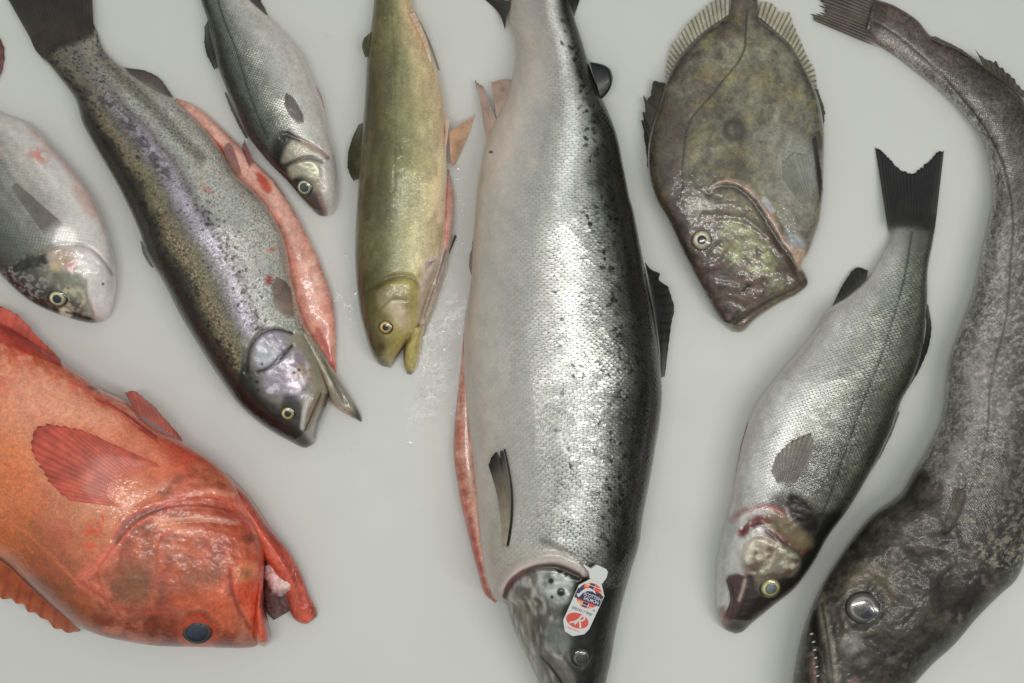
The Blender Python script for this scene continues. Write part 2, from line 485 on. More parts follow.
    if fin:
        nt.links.remove(bs.inputs['Coat Weight'].links[0]); bs.inputs['Coat Weight'].default_value = coat
        tr = nt.nodes.new('ShaderNodeBsdfTransparent'); ms = nt.nodes.new('ShaderNodeMixShader'); tl = nt.nodes.new('ShaderNodeBsdfTranslucent'); m2 = nt.nodes.new('ShaderNodeMixShader')
        L(vm.outputs[0], tl.inputs[0]); m2.inputs[0].default_value = .15; L(bs.outputs[0], m2.inputs[1]); L(tl.outputs[0], m2.inputs[2])
        L(msk.outputs['Alpha'], ms.inputs[0]); L(tr.outputs[0], ms.inputs[1]); L(m2.outputs[0], ms.inputs[2]); L(ms.outputs[0], out.inputs[0])
    if sss:
        bs.inputs['Subsurface Weight'].default_value = sss; bs.inputs['Subsurface Radius'].default_value = (.006, .003, .002); bs.inputs['Subsurface Scale'].default_value = 1.
    return m

def plain_mat(name, rgb, rough=.4, **kw):
    m = bpy.data.materials.new(name); m.use_nodes = True
    bs = m.node_tree.nodes['Principled BSDF']
    bs.inputs['Base Color'].default_value = (*alb(rgb), 1); bs.inputs['Roughness'].default_value = rough
    nt = m.node_tree
    g = N(nt, 'ShaderNodeTexNoise', Scale=1500., Detail=2.)
    tc = nt.nodes.new('ShaderNodeTexCoord'); nt.links.new(tc.outputs['Object'], g.inputs['Vector'])
    b = nt.nodes.new('ShaderNodeBump'); b.inputs['Strength'].default_value = .1; b.inputs['Distance'].default_value = .0003
    nt.links.new(g.outputs[0], b.inputs['Height']); nt.links.new(b.outputs[0], bs.inputs['Normal'])
    for k, v in kw.items(): bs.inputs[k.replace('_', ' ')].default_value = v
    return m

MAT = {}
MAT['salmon'] = skin_mat('salmon_skin', .0056, .0068, amp=1.3, rnd=.45, bump=.62, wob=.0015, distort_scale=75., grain=.14, coat=.35, wetb=.15)
MAT['bass'] = skin_mat('bass_skin', .0042, .0050, amp=1.6, rnd=.55, bump=.9, wob=.001, distort_scale=70., grain=.2, coat=.5, wetb=.42)
MAT['small_bass'] = skin_mat('small_bass_skin', .0030, .0036, amp=1.6, rnd=.5, bump=.9, grain=.2, coat=.5, wetb=.42)
MAT['trout'] = skin_mat('trout_skin', .0018, .0021, amp=.5, rnd=.7, bump=.4, grain=.35, coat=.7, wetb=.42)
MAT['char'] = skin_mat('char_skin', .0013, .0015, amp=.25, rnd=.3, bump=.2, grain=.18, coat=.7, wetb=.42)
MAT['dory'] = skin_mat('dory_skin', .002, .002, amp=.1, rnd=.15, bump=.15, grain=.5, coat=.9, fine=500., wetb=.42)
MAT['hake'] = skin_mat('hake_skin', .0026, .0030, amp=.9, rnd=.8, bump=.6, grain=.6, coat=.35, fine=700., wetb=.42)
MAT['redfish'] = skin_mat('redfish_skin', .0036, .0042, amp=.3, rnd=.16, bump=.3, grain=.4, coat=.75, fine=400., wetb=.42, sss=.1)
MAT['bream'] = skin_mat('bream_skin', .0040, .0048, amp=.8, rnd=.35, bump=.6, grain=.18, coat=.45, wetb=.15)
MAT['flesh'] = skin_mat('raw_flesh', .004, .004, amp=0, rnd=0, bump=0, grain=.22, coat=.5, fine=300., sss=.25, wetb=.15)
MAT['fin'] = skin_mat('fin_membrane', .004, .004, amp=0, rnd=0, bump=0, grain=.3, coat=.25, fine=500., wetb=.15, crough=.25, fin=True)
MAT['eye'] = skin_mat('eye_gloss', .004, .004, amp=0, rnd=0, bump=0, grain=.08, coat=.9, wetb=0.02, crough=.03)
MAT['tooth'] = plain_mat('tooth_white', (200,196,180), .3)
rng = np.random.default_rng(7)
BLK = (30, 30, 30)

# ================================================================ the large salmon
T_ = thing('salmon', 'very large silver salmon with dark spotted back and a small tag at its gill', 'fish', 560, 350)
A = [(566,-28),(570,0),(575,20),(581,38),(589,64),(599,92),(604,102),(616,132),(624,170),(630,199),(633,209),(642,253),(648,285),(655,320),(660,360),(662,395),(660,420),(655,450),(650,480),(643,517),(639,545),(632,568),(623,600),(616,630),(611,660),(606,683),(600,715),(590,740),(574,752)]
B = [(515,-28),(511,0),(509,20),(515,41),(514,70),(505,100),(493,125),(485,145),(480,170),(477,190),(475,215),(473,245),(471,280),(468,300),(465,323),(464,364),(465,385),(468,420),(472,450),(475,480),(478,515),(481,545),(487,580),(496,600),(506,604),(510,618),(518,639),(530,663),(539,683),(552,715),(562,738),(574,752)]
k = Skin(A, B, [(0,10),(.06,34),(.15,58),(.3,88),(.5,102),(.7,102),(.8,98),(.9,74),(1,34)], ns=720, na=250, p=.78)
k.mott = .3; V0 = k.V; k.V = np.clip(V0 * (1 + .35 * sstep(.36, .1, k.S)), 0, 1)
X, Y = k.X, k.Y
body = sstep(590, 560, Y + (X - 560) * -.12)
k.C = k.ramp([(0,(34,34,33)),(.06,(42,42,40)),(.12,(52,52,50)),(.18,(86,86,83)),(.25,(138,138,133)),(.33,(182,182,176)),(.40,(212,212,207)),(.47,(206,206,201)),(.56,(172,171,164)),(.66,(158,157,151)),(.80,(166,164,156)),(.92,(180,174,164)),(1,(192,178,166))], .09, 34)
k.V = np.clip(V0 * (1 + .35 * sstep(.36, .1, k.S)), 0, 1)
k.M[..., 1] = np.interp(k.V, [0, .2, .4, .6, .8, 1], [.1, .42, .36, .12, .02, .0])
k.M[..., 2] = np.interp(k.V, [0, .3, .6, 1], [.34, .25, .34, .42])
k.M[..., 0] = np.interp(k.V, [0, .12, .3, .5, .62, .8, 1], [.8, 1.1, 1.1, .9, .5, .15, .05]) * np.interp(k.S, [0, .2, .5, .78], [.35, .55, .85, 1.45])
k.paint(sstep(.3, .7, k.n(18, 3, 12, sx=2.2)) * sstep(.75, .45, k.V) * sstep(.0, .3, k.V), (120,122,118), .28)
k.paint(sstep(.55, .75, k.n(40, 3, 31, sx=2.)) * sstep(.5, .7, k.V), (192,182,172), .3)
k.paint(sstep(120, 20, Y) * sstep(.3, .7, k.V), (160,152,142), .55)
k.mset(sstep(110, 40, Y), metal=.1)
# black spots on the back and the upper flank
pr = np.exp(-((k.V - .23) / .08) ** 2) * (Y < 560) * (Y > 30) + .9 * np.exp(-((k.V - .12) / .08) ** 2) * (Y < 560) + .05 * np.exp(-((k.V - .45) / .05) ** 2) * (Y > 250) * (Y < 520)
k.spots(270, pr, 1.3, 2.6, (16,17,18), 3, .97, 1.6, .7)
k.spots(60, pr, 2.6, 4.6, (40,42,42), 8, .6, 1.6, .9)
k.spots(7, np.exp(-((k.V - .5) / .05) ** 2) * (Y > 300) * (Y < 530), 1.6, 2.6, (60,62,72), 18, .9, 1.5, .7)
for x, y in ((491,152),(555,292),(560,346)): k.paint(k.blob(x, y, 2.2, 1.2, 1.3), (60,60,62))
k.paint(sstep(.3, .0, k.V), (22,22,22), .35)
# head
head = k.poly([(508,578),(525,566),(543,559),(561,561),(574,568),(586,574),(598,590),(626,585),(625,640),(612,700),(585,760),(560,745),(530,680),(505,620)], 3)
hc = k.ramp([(0,(34,34,32)),(.25,(40,40,38)),(.38,(46,46,43)),(.50,(66,66,60)),(.60,(108,106,98)),(.75,(122,118,106)),(.9,(138,132,118)),(1,(130,122,108))], .14, 16, 21)
k.paint(head, hc); k.mset(head, scale=0.0, metal=.12, rough=.38, wet=.9)
k.paint(k.poly([(540,572),(556,568),(570,578),(570,600),(556,606),(543,596)], 5) , (176,178,174), .85)
k.mset(k.poly([(540,572),(556,568),(570,578),(570,600),(556,606),(543,596)], 5), metal=.45)
k.paint(k.line([(528,578),(533,592),(530,604)], 3), (176,172,158), .6)
k.paint(sstep(.2, .95, k.n(10, 2, 77, sx=1.8)) * head * sstep(.35, .55, k.V), (72,72,67), .7); k.paint(sstep(.3, 1, k.n(5, 2, 79, sx=2)) * head * sstep(.45, .6, k.V), (190,188,178), .5)
k.paint(k.poly([(545,630),(556,622),(568,628),(570,645),(556,655),(545,648)], 5), (122,124,120), .7)
k.paint(k.line([(519,598),(530,618),(526,640)], 6, 4), (122,112,94), .5)
for x, y, r in ((551,581,2.8),(561,592,4.4),(552,597,1.7),(560,571,3),(566,575,2.2),(577,590,2)): k.paint(k.blob(x, y, r, 1.2), (24,26,34))
k.paint(k.line([(557,569),(566,568),(573,578)], 3.5, 2), (40,40,40), .8)
# gill slit: pale rim raised, red-brown cavity below it
rim = [(496,600),(499,588),(507,577),(516,570),(526,565),(542,560),(555,559),(570,564),(585,571)]
k.dz(k.line(rim, 10, 5), 3.0); k.paint(k.line(rim, 9.5, 2.5), (178,164,156)); k.mset(k.line(rim, 9, 3), scale=0, metal=0)
k.paint(k.line([(500,590),(509,579),(526,567),(545,562)], 3, 2), (196,186,180), .7)
cav = [(505,596),(510,584),(520,575),(534,568),(548,566),(562,568),(578,575)]
k.dz(k.line(cav, 5, 3), -5); k.paint(k.line(cav, 4.5, 2), (82,58,54), .95)
k.paint(k.line([(506,590),(512,580),(524,571)], 3.5, 2), (120,74,72), .8)
k.dz(k.line([(545,640),(558,655),(570,672),(574,690)], 4, 4), -2)
# jaw bone
mx = [(541,656),(552,655),(563,661),(573,673),(576,690),(572,700),(561,682),(549,668)]
k.dz(k.poly(mx, 2.5), 2.0); k.paint(k.poly(mx, 2), (108,106,96), .9)
k.paint(k.line([(541,657),(552,669),(563,685),(572,704)], 2, 1.5), (40,38,34), .9)
k.paint(k.line([(524,600),(536,625),(541,655)], 2.5, 2), (80,76,66), .5)
k.dz(k.blob(581, 657, 11, 3), -1.5)
# skin over shoulder, behind the gill
sh = k.poly([(492,520),(520,545),(560,548),(575,562),(548,558),(516,566),(498,586),(488,560)], 5)
k.paint(sh, (168,163,150), .7); k.mset(sh, metal=.1, scale=.2)
k.paint(k.line([(543,540),(566,551),(590,566)], 5, 4), (70,68,64), .6)
k.dz((k.n(8, 2, 61) - .5) * head, 1.6)
k.build('body', MAT['salmon'], T_)
eye(k, 581, 657, 10, 5.5, (74,74,68), (56,60,58), (40,40,38), T_, bulge=.4, white=(100,100,92))
SALMON = k
f = Skin([(480,290),(478,330),(474,364),(474,390),(478,425),(482,470),(485,505),(488,545),(494,585),(499,600)],
         [(472,292),(466,312),(463,340),(461,364),(457,399),(454,430),(454,460),(457,480),(461,505),(466,525),(472,550),(478,572),(485,594),(495,603)],
         [(0,10),(.2,24),(.6,30),(.9,26),(1,16)], ns=240, na=50, p=.8)
f.C = f.ramp([(0,(214,170,150)),(.45,(216,166,146)),(.7,(210,140,120)),(.85,(204,124,106)),(1,(190,116,100))], .3, 10)
f.paint(sstep(.55, .7, fbm(f.X, f.Y, 9, 3, 4)), (222,172,150), .6)
f.paint(sstep(480, 560, f.Y) * sstep(.4, .8, f.V), (172,58,48), .6)
f.paint(sstep(.5, .6, np.sin(f.U / 2.4) * .5 + .5) * sstep(420, 470, f.Y) * sstep(.45, .8, f.V), (176,70,56), .5)
f.M[..., 0] = 0; f.M[..., 1] = 0
f.build('belly_flap', MAT['flesh'], T_)
fin('tail_fin', [(514,2),(540,-6),(568,4)], [(470,-14),(500,-70),(540,-62),(585,-72),(600,-12)], 18, 6, 2, (52,52,50), (34,34,34), (40,40,40), MAT['fin'], T_, jag=.04)
fin('caudal_keel', [(505,30),(507,16),(512,2)], [(500,13),(489,3),(478,-6)], 5, 12, 4, (70,66,62), (44,42,40), (40,38,36), MAT['fin'], T_, jag=.02)
fin('caudal_keel', [(572,26),(571,12),(568,-2)], [(574,17),(579,2),(582,-8)], 5, 12, 4, (50,50,48), (34,34,34), (36,36,36), MAT['fin'], T_, jag=.02)
f = Skin([(590,62),(597,63),(604,65),(610,69),(613,77)], [(601,100),(605,96),(609,91),(612,84),(613,77)], [(0,11),(.6,13),(1,6)], ns=60, na=40, p=.7, round_end=.3, zoff=20)
f.C = f.ramp([(0,(34,36,36)),(.5,(46,48,48)),(1,(30,32,32))], .2, 6); f.M[..., 0] = 0; f.M[..., 1] = 0; f.M[..., 2] = .4
f.build('adipose_fin', MAT['fin'], T_)
fin('anal_fin', [(487,146),(492,134),(497,122)], [(478,84),(474,78),(482,84)], 6, 30, 8, (196,170,154), (176,150,136), (150,118,104), MAT['fin'], T_, jag=.05, edge=(150,124,112))
fin('anal_fin', [(498,126),(507,104),(517,82)], [(491,80),(497,79),(508,79)], 7, 34, 10, (206,180,164), (186,156,142), (196,150,136), MAT['fin'], T_, jag=.05)
fin('pelvic_fin', [(482,283),(481,292),(476,296)], [(475,228),(471,246),(468,262)], 8, 40, 30, (170,152,140), (128,112,104), (148,126,116), MAT['fin'], T_, jag=.06)
fin('pelvic_fin', [(480,284),(482,284)], [(474,229),(476,229)], 2, 44, 36, (66,60,58), (50,46,46), (44,40,40), MAT['fin'], T_, jag=0)
fin('dorsal_fin', [(645,262),(651,290),(656,320),(660,350),(661,378)], [(651,270),(665,276),(671,292),(675,308),(672,325),(665,376)], 13, 34, 22, (20,20,20), (24,24,24), (16,16,16), MAT['fin'], T_, jag=.05, tears=((.16,.05,.4),), th=2, ridge=.25)
fin('pectoral_fin', [(502,552),(505,552),(508,550)], [(488,464),(492,455),(497,450),(503,450)], 9, 30, 30, (176,162,138), (50,50,50), (110,104,92), MAT['fin'], T_, jag=.012, over=k, lift=3.5, bow=.05, edge=(44,44,46), ridge=.6, tears=((.78,.05,.08),), al=.9, gain=1.1, fade=.1)
fin('pectoral_fin', [(505,553),(508,552)], [(503.5,449),(505.5,449)], 2, 30, 30, (34,32,30), (40,40,40), (28,27,26), MAT['fin'], T_, jag=0, over=k, lift=4.6, bow=.065, gain=1, fade=.05)

# ================================================================ rainbow trout
T_ = thing('rainbow_trout', 'slit open rainbow trout with a purple side stripe and pink belly flesh showing', 'fish', 210, 240)
A = [(30,38),(36,51),(47,62),(60,78),(75,99),(82,122),(94,145),(119,188),(139,231),(147,255),(163,282),(180,315),(201,350),(222,382),(240,406),(265,427),(289,441),(305,448),(315,443)]
B = [(90,15),(97,31),(103,48),(113,60),(128,72),(150,86),(177,103),(202,126),(220,148),(235,173),(253,190),(271,212),(284,238),(291,273),(297,301),(304,322),(313,345),(322,372),(328,392),(327,405),(322,417),(317,431),(315,443)]
k = Skin(A, B, [(0,4),(.1,28),(.25,50),(.5,66),(.75,66),(.87,54),(1,26)], ns=560, na=190, p=.8)
X, Y = k.X, k.Y
k.C = k.ramp([(0,(30,31,26)),(.10,(40,40,32)),(.17,(66,62,44)),(.22,(118,106,76)),(.30,(128,118,90)),(.36,(112,108,94)),(.42,(132,124,124)),(.50,(146,138,142)),(.57,(118,110,108)),(.64,(150,149,138)),(.8,(164,163,150)),(.93,(170,166,152)),(1,(150,142,128))], .07, 22)
k.M[..., 1] = np.interp(k.V, [0, .15, .3, .48, .65, 1], [.1, .25, .35, .4, .15, .1])
k.M[..., 2] = .3
gold = np.exp(-((k.V - .25) / .07) ** 2) * sstep(.3, .5, k.S)
k.paint(gold * sstep(.4, .75, k.n(1.5, 2, 22)), (178,156,116), .6)
k.paint(gold * sstep(.45, .8, k.n(1.8, 2, 24)), (62,54,34), .7)
k.paint(np.exp(-((k.V - .46) / .06) ** 2) * sstep(.12, .35, k.S) * (1 - sstep(.76, .8, k.S)) * sstep(.3, .7, k.n(14, 3, 9, sx=3)), (170,163,174), .45)
k.paint(sstep(.07, .0, k.S), (60,50,46), .8)
front = sstep(.24, .10, k.S) * sstep(.0, .05, k.S)
k.paint(front, k.ramp([(0,(60,56,44)),(.2,(112,106,88)),(.6,(132,128,112)),(1,(120,116,100))], .15), .8)
# dark mottled seam that runs back from the side stripe
k.paint(k.line([(62,86),(95,98),(118,112),(140,140),(165,172)], 9, 8) * sstep(.35, .6, k.n(5, 2, 30)), (74,60,62), .75)
k.paint(k.line([(103,52),(118,72),(145,100),(168,124),(200,158)], 9, 5), (104,100,82), .75)
k.dz(k.line([(103,52),(118,72),(145,100),(168,124),(200,158)], 14, 10), 1.6)
k.spots(520, (k.S < .8) * (k.V < .8) * (.35 + np.exp(-((k.V - .5) / .1) ** 2)), .7, 1.25, (46,42,38), 5, .85, 1.3, .5)
k.spots(170, np.exp(-((k.V - .58) / .06) ** 2) * (k.S > .45) * (k.S < .79), 1.0, 2.0, (34,32,36), 6, .95, 1.5, .5)
k.spots(120, np.exp(-((k.V - .16) / .07) ** 2) * (k.S < .8), 1.2, 2.6, (28,28,20), 7, .9, 1.4, .7)
k.spots(70, (k.S < .15) * 1., .9, 1.8, (48,42,36), 17, .8)
k.paint(sstep(.66, .8, k.n(7, 2, 50)) * sstep(.6, .75, k.V) * sstep(.9, .4, k.S), (176,150,120), .25)
k.paint(k.blob(207, 190, 7, 5, 3, .4), (190,112,88), .5); k.paint(k.blob(272, 250, 6, 4, 2, -.2), (190,90,66), .6); k.paint(k.blob(269, 280, 4, 3, 5, .4), (164,40,34), .85)
# head
hd = k.poly([(246,336),(256,332),(275,328),(292,332),(306,336),(320,362),(332,392),(326,412),(318,450),(290,448),(258,428),(236,404),(240,370)], 3)
k.paint(hd, k.ramp([(0,(28,28,26)),(.22,(34,34,30)),(.3,(74,72,60)),(.4,(128,124,108)),(.55,(150,140,138)),(.8,(150,142,122)),(1,(150,140,118))], .06, 14, 3))
k.mset(hd, scale=.0, metal=.15, rough=.34, wet=1)
gp = [(252,352),(258,338),(270,332),(286,334),(291,342),(285,354),(270,368),(262,372),(254,366)]
k.paint(k.poly(gp, 6), (146,140,146), .85); k.dz(k.poly(gp, 4), 1.4); k.paint(k.poly([(256,352),(262,342),(272,350),(276,360),(264,369),(256,364)], 3), (172,174,172), .5)
k.paint(k.line([(272,334),(280,346),(284,352)], 2, 2), (120,92,128), .8)
ck = [(262,378),(270,366),(288,354),(301,352),(310,364),(310,382),(298,395),(283,396),(270,396),(262,388)]
k.paint(k.poly(ck, 8), (148,138,144), .9); k.dz(k.poly(ck, 3), 2.2); k.mset(k.poly(ck, 4), metal=.2, rough=.25)
k.paint(k.blob(306, 372, 8, 6, 10), (164,142,108), .8)
k.paint(sstep(.4, .85, k.n(8, 3, 40)) * k.poly(ck, 4), (196,184,192), .8)
for ln in ([(246,372),(250,348),(260,334),(276,329),(292,333)], [(258,372),(268,368),(282,357),(292,346)]):
    k.paint(k.line(ln, 2.2, 1.6), (34,28,26), .95); k.dz(k.line(ln, 3.5, 2), -3.2)  # gill grooves coloured dark, painting in the shade of their cavities
for x, y, r in ((294,373,1.6),(299,370,1.5),(257,382,2),(258,390,1.6),(266,404,1.4),(250,378,1.6),(253,396,1.3),(262,364,1.3)): k.paint(k.blob(x, y, r, 1), (34,30,28))
k.paint(k.poly([(284,396),(296,396),(303,408),(303,430),(312,446),(290,444),(280,424)], 4), (44,40,34), .85)
# upper jaw blade, mouth and the gape's inner shade painted dark
mx = [(318,390),(323,394),(322,404),(315,418),(307,432),(302,430),(305,414),(311,399)]
k.paint(k.poly(mx, 1.5), (142,128,108)); k.dz(k.poly(mx, 2), 2.2); k.mset(k.poly(mx, 2), metal=.25)
k.paint(k.line([(321,394),(313,412),(305,430)], 1.5, 1.2), (72,56,48), .8)
k.paint(k.line([(308,396),(304,412),(302,428)], 3, 2), (190,184,172), .7)
k.paint(k.line([(328,396),(325,408),(320,420),(316,436)], 5, 2), (62,38,34), .95); k.dz(k.line([(328,396),(325,408),(320,420),(316,436)], 5, 3), -4)
k.paint(k.poly([(302,328),(316,350),(328,378),(334,398),(322,384),(308,360)], 4), (152,144,122), .7)
k.dz(k.blob(288, 413, 9, 3), -1.2)
k.dz((k.n(8, 2, 61) - .5) * hd, 1.6)
k.C *= np.array([1.08, 1.09, 1.16]); k.mott = .45
k.build('body', MAT['trout'], T_)
TROUT = k
eye(k, 288, 413, 7.6, 3.2, (150,138,88), (18,20,20), (40,38,30), T_, white=(190,176,116))
j = Skin([(306,346),(316,366),(326,388),(331,402),(341,411),(353,418),(361,422)], [(301,318),(314,338),(327,358),(338,377),(350,396),(360,413),(362,421)],
         [(0,44),(.3,36),(.6,26),(.85,16),(1,9)], ns=150, na=60, p=.8, round_end=.08)
j.C = j.ramp([(0,(150,120,104)),(.2,(170,150,132)),(.5,(140,132,112)),(.8,(150,146,130)),(1,(130,124,108))], .2, 10)
j.paint(sstep(.80, .96, j.S), (40,40,36), .9); j.paint(sstep(.25, 0, j.V) * sstep(.45, .7, j.S), (188,140,124), .6)
j.paint(j.line([(312,346),(324,364),(336,386),(346,404)], 1.8, 1.8), (86,80,64), .7); j.dz(j.line([(312,346),(324,364),(336,386),(346,404)], 3, 2), -1.5)
j.paint(j.line([(307,334),(318,356),(330,384)], 3, 3), (190,184,168), .6)
j.M[..., 0] = 0; j.M[..., 1] = .15; j.M[..., 2] = .26
j.build('lower_jaw', MAT['trout'], T_)
f = Skin([(170,104),(200,136),(216,156),(231,180),(248,196),(266,218),(276,240),(283,273),(288,301),(298,325),(318,355),(333,377)],
         [(177,98),(196,106),(224,130),(246,152),(262,168),(275,181),(296,213),(312,244),(325,275),(333,301),(336,332),(336,360),(337,378)],
         [(0,12),(.2,22),(.5,26),(.8,24),(1,12)], ns=260, na=70, p=.75, round_start=.05)
f.C = f.ramp([(0,(200,110,88)),(.3,(214,150,130)),(.6,(222,166,148)),(.85,(222,166,148)),(1,(212,154,136))], .3, 16)
f.paint(k_ := f.poly([(196,124),(206,132),(222,146),(226,156),(214,150),(200,136)], 2), (206,84,44), .9)
f.paint(f.poly([(256,172),(264,176),(272,190),(268,194),(260,186)], 2), (206,70,36), .95)
f.paint(sstep(200, 260, f.Y) * sstep(.4, .6, fbm(f.X, f.Y, 12, 3, 8)), (212,140,122), .6)
f.paint(f.line([(318,330),(330,356),(335,376)], 4, 3), (196,60,56), .8)
f.paint(sstep(.55, .62, np.sin(f.U / 3.2 + f.V * 2) * .5 + .5) * sstep(240, 280, f.Y), (190,100,86), .28)
f.M[..., 0] = 0; f.M[..., 1] = 0; f.M[..., 2] = .3
f.dz(fbm(f.X, f.Y, 14, 2, 6) - .5, 1.4)
f.build('belly_flap', MAT['flesh'], T_)
fin('tail_fin', [(46,66),(64,54),(80,48),(94,40)], [(-14,-40),(10,-62),(50,-58),(90,-50)], 22, 14, 2, (70,60,50), (34,31,28), (44,38,34), MAT['fin'], T_, jag=.03, mottle=.4, over=k, lift=.9, rayk=.7)
fin('anal_fin', [(133,76),(150,84),(168,96)], [(124,67),(140,69),(158,76),(174,98)], 9, 12, 7, (126,112,106), (92,78,76), (96,82,80), MAT['fin'], T_, jag=.08, edge=(70,58,56), th=1.6)
fin('pelvic_fin', [(234,176),(239,180),(243,178)], [(222,147),(225,141),(231,142)], 7, 26, 26, (150,104,92), (130,92,84), (112,76,70), MAT['fin'], T_, jag=.08, over=f, lift=3)
fin('pelvic_fin', [(250,170),(256,166)], [(241,146),(243,137)], 6, 24, 14, (150,92,84), (110,78,74), (110,70,66), MAT['fin'], T_, jag=.08, over=f, lift=2)
fin('pectoral_fin', [(276,312),(284,320),(295,322)], [(272,284),(277,277),(286,281),(291,288)], 9, 34, 34, (150,128,112), (120,102,92), (104,86,78), MAT['fin'], T_, jag=.03, over=k, lift=3, ridge=.8, al=.7)
fin('dorsal_fin', [(142,242),(147,256),(154,268)], [(140,240),(143,254),(150,266)], 6, 26, 12, (46,46,40), (40,40,36), (36,36,32), MAT['fin'], T_, jag=.1)

# ================================================================ arctic char
T_ = thing('arctic_char', 'slender olive-green char with yellow belly and orange fin between trout and salmon', 'fish', 402, 180)
A = [(378,-40),(375,-10),(373,12),(370,34),(367,59),(365,97),(363,123),(360,160),(358,190),(356,219),(355,249),(356,278),(359,307),(364,330),(371,352),(380,365),(391,368)]
B = [(408,-40),(412,-10),(414,8),(420,24),(428,44),(436,66),(441,84),(444,100),(446,132),(447,172),(446,200),(445,228),(443,248),(438,270),(430,290),(423,308),(418,325),(411,337),(405,345),(400,354),(391,368)]
k = Skin(A, B, [(0,14),(.1,26),(.3,44),(.5,56),(.8,56),(.9,46),(1,24)], ns=520, na=150, p=.8)
X, Y = k.X, k.Y
k.C = k.ramp([(0,(74,70,36)),(.15,(90,85,47)),(.32,(104,99,60)),(.45,(128,124,82)),(.58,(140,135,90)),(.72,(172,164,118)),(.85,(200,182,142)),(1,(208,184,152))], .10, 26)
k.paint(sstep(.45, .7, k.n(16, 3, 4, sx=2.5)), (120,112,70), .4)
k.paint(sstep(.62, .75, k.n(9, 2, 14)) * (k.V < .5), (66,62,32), .3)
k.paint(sstep(150, 60, Y) * sstep(.55, .85, k.V), (186,160,120), .6)
k.paint(k.line([(390,-20),(392,20),(394,60),(395,100),(395,150),(394,190)], 1.0, 1.2), (74,70,40), .3); k.dz(k.line([(390,-20),(392,20),(394,60),(395,100),(395,150),(394,190)], 2, 2), -.5)
k.M[..., 1] = .12; k.M[..., 2] = .32
for x, y in ((382,70),(378,140),(384,205)): k.paint(k.blob(x, y, 12, 10, 26), (78,74,40), .35)
hd = sstep(268, 284, Y + np.abs(X - 396) * .2)
k.paint(hd, k.ramp([(0,(70,64,30)),(.3,(104,96,48)),(.55,(140,128,66)),(.8,(160,146,78)),(1,(176,160,110))], .2, 12, 3)); k.mset(hd, scale=0, rough=.34, wet=1)
k.paint(k.poly([(378,296),(392,286),(408,290),(412,306),(396,314),(382,310)], 5), (142,130,92), .8)
k.dz(k.poly([(376,290),(392,280),(412,286),(416,306),(398,318),(378,312)], 4), 1.6)
k.paint(k.poly([(388,302),(400,304),(410,318),(404,332),(392,318)], 5), (170,156,130), .75)
k.paint(k.line([(366,292),(380,283),(398,276),(412,278),(420,288)], 2.2, 2), (76,66,34), .7); k.dz(k.line([(366,292),(380,283),(398,276),(412,278),(420,288)], 4, 3), -3)  # painted line deepens the gill groove with its own shade
k.paint(k.line([(378,312),(392,300),(406,300)], 1.6, 1.6), (96,84,44), .6); k.dz(k.line([(378,312),(392,300),(406,300)], 3, 2), -1)
k.paint(k.poly([(426,258),(438,256),(438,268),(428,290),(418,312),(420,280)], 4), (176,160,150), .8)
mx = [(400,340),(408,332),(413,334),(411,342),(403,352),(393,360),(388,356)]
k.paint(k.poly(mx, 2), (146,130,66)); k.dz(k.poly(mx, 2), 1.6)
k.paint(k.line([(406,340),(400,352),(393,363)], 2, 1.6), (56,40,30), .9)
k.paint(k.blob(381, 348, 4.5, 3), (70,54,44), .8); k.dz(k.blob(381, 348, 3, 2), -1)
k.dz(k.blob(386, 327, 8.5, 3), -1)
k.dz((k.n(8, 2, 61) - .5) * hd, 1.2)
k.C *= np.array([1.26, 1.23, 1.22]); k.mott = .6; k.build('body', MAT['char'], T_); CHAR = k
eye(k, 386, 327, 7.4, 3, (160,128,64), (20,24,30), (80,72,44), T_, white=(204,176,104))
j = Skin([(404,326),(407,338),(404,347),(403,356),(404,366),(407,374)], [(426,322),(422,340),(420,352),(418,362),(415,370),(411,375)], [(0,30),(.3,26),(.7,18),(1,10)], ns=110, na=50, p=.8, round_end=.1, round_start=.08)
j.C = j.ramp([(0,(146,110,70)),(.25,(170,150,84)),(.6,(168,152,86)),(1,(182,168,124))], .2, 8)
j.paint(sstep(.86, .98, j.S), (70,54,48), .9); j.M[..., 0] = 0; j.M[..., 1] = .05; j.M[..., 2] = .25
j.C *= 1.2; j.build('lower_jaw', MAT['char'], T_)
f = Skin([(442,168),(440,200),(438,230),(432,262),(420,300),(414,330)], [(449,170),(454,192),(454,215),(452,236),(442,284),(424,336)], [(0,10),(.3,24),(.7,26),(1,14)], ns=160, na=44, p=.8, round_start=.06)
f.C = f.ramp([(0,(186,80,72)),(.4,(196,112,100)),(.7,(208,156,142)),(1,(196,166,148))], .3, 8)
f.paint(sstep(235, 262, f.Y), (180,166,150), .9); f.M[..., 0] = 0; f.M[..., 1] = 0
f.paint(f.line([(446,250),(436,282),(424,318)], 1.5, 1.2), (96,84,70), .7)
f.build('belly_flap', MAT['flesh'], T_)
fin('adipose_fin', [(371,32),(369,44),(368,56)], [(364,38),(362,46),(365,57)], 5, 20, 18, (100,94,58), (84,80,52), (84,80,50), MAT['fin'], T_, jag=0, th=3, ridge=.1)
fin('dorsal_fin', [(364,122),(361,150),(359,178)], [(358,125),(349,146),(347,168),(353,181)], 12, 22, 8, (96,92,56), (78,74,50), (66,62,40), MAT['fin'], T_, jag=.06, edge=(66,60,40), th=1.6)
fin('anal_fin', [(408,14),(418,34),(430,64)], [(416,12),(425,32),(433,60)], 10, 30, 24, (206,176,150), (196,170,148), (180,140,116), MAT['fin'], T_, jag=.06, over=k, lift=2.5, edge=(150,112,92), th=1.6)
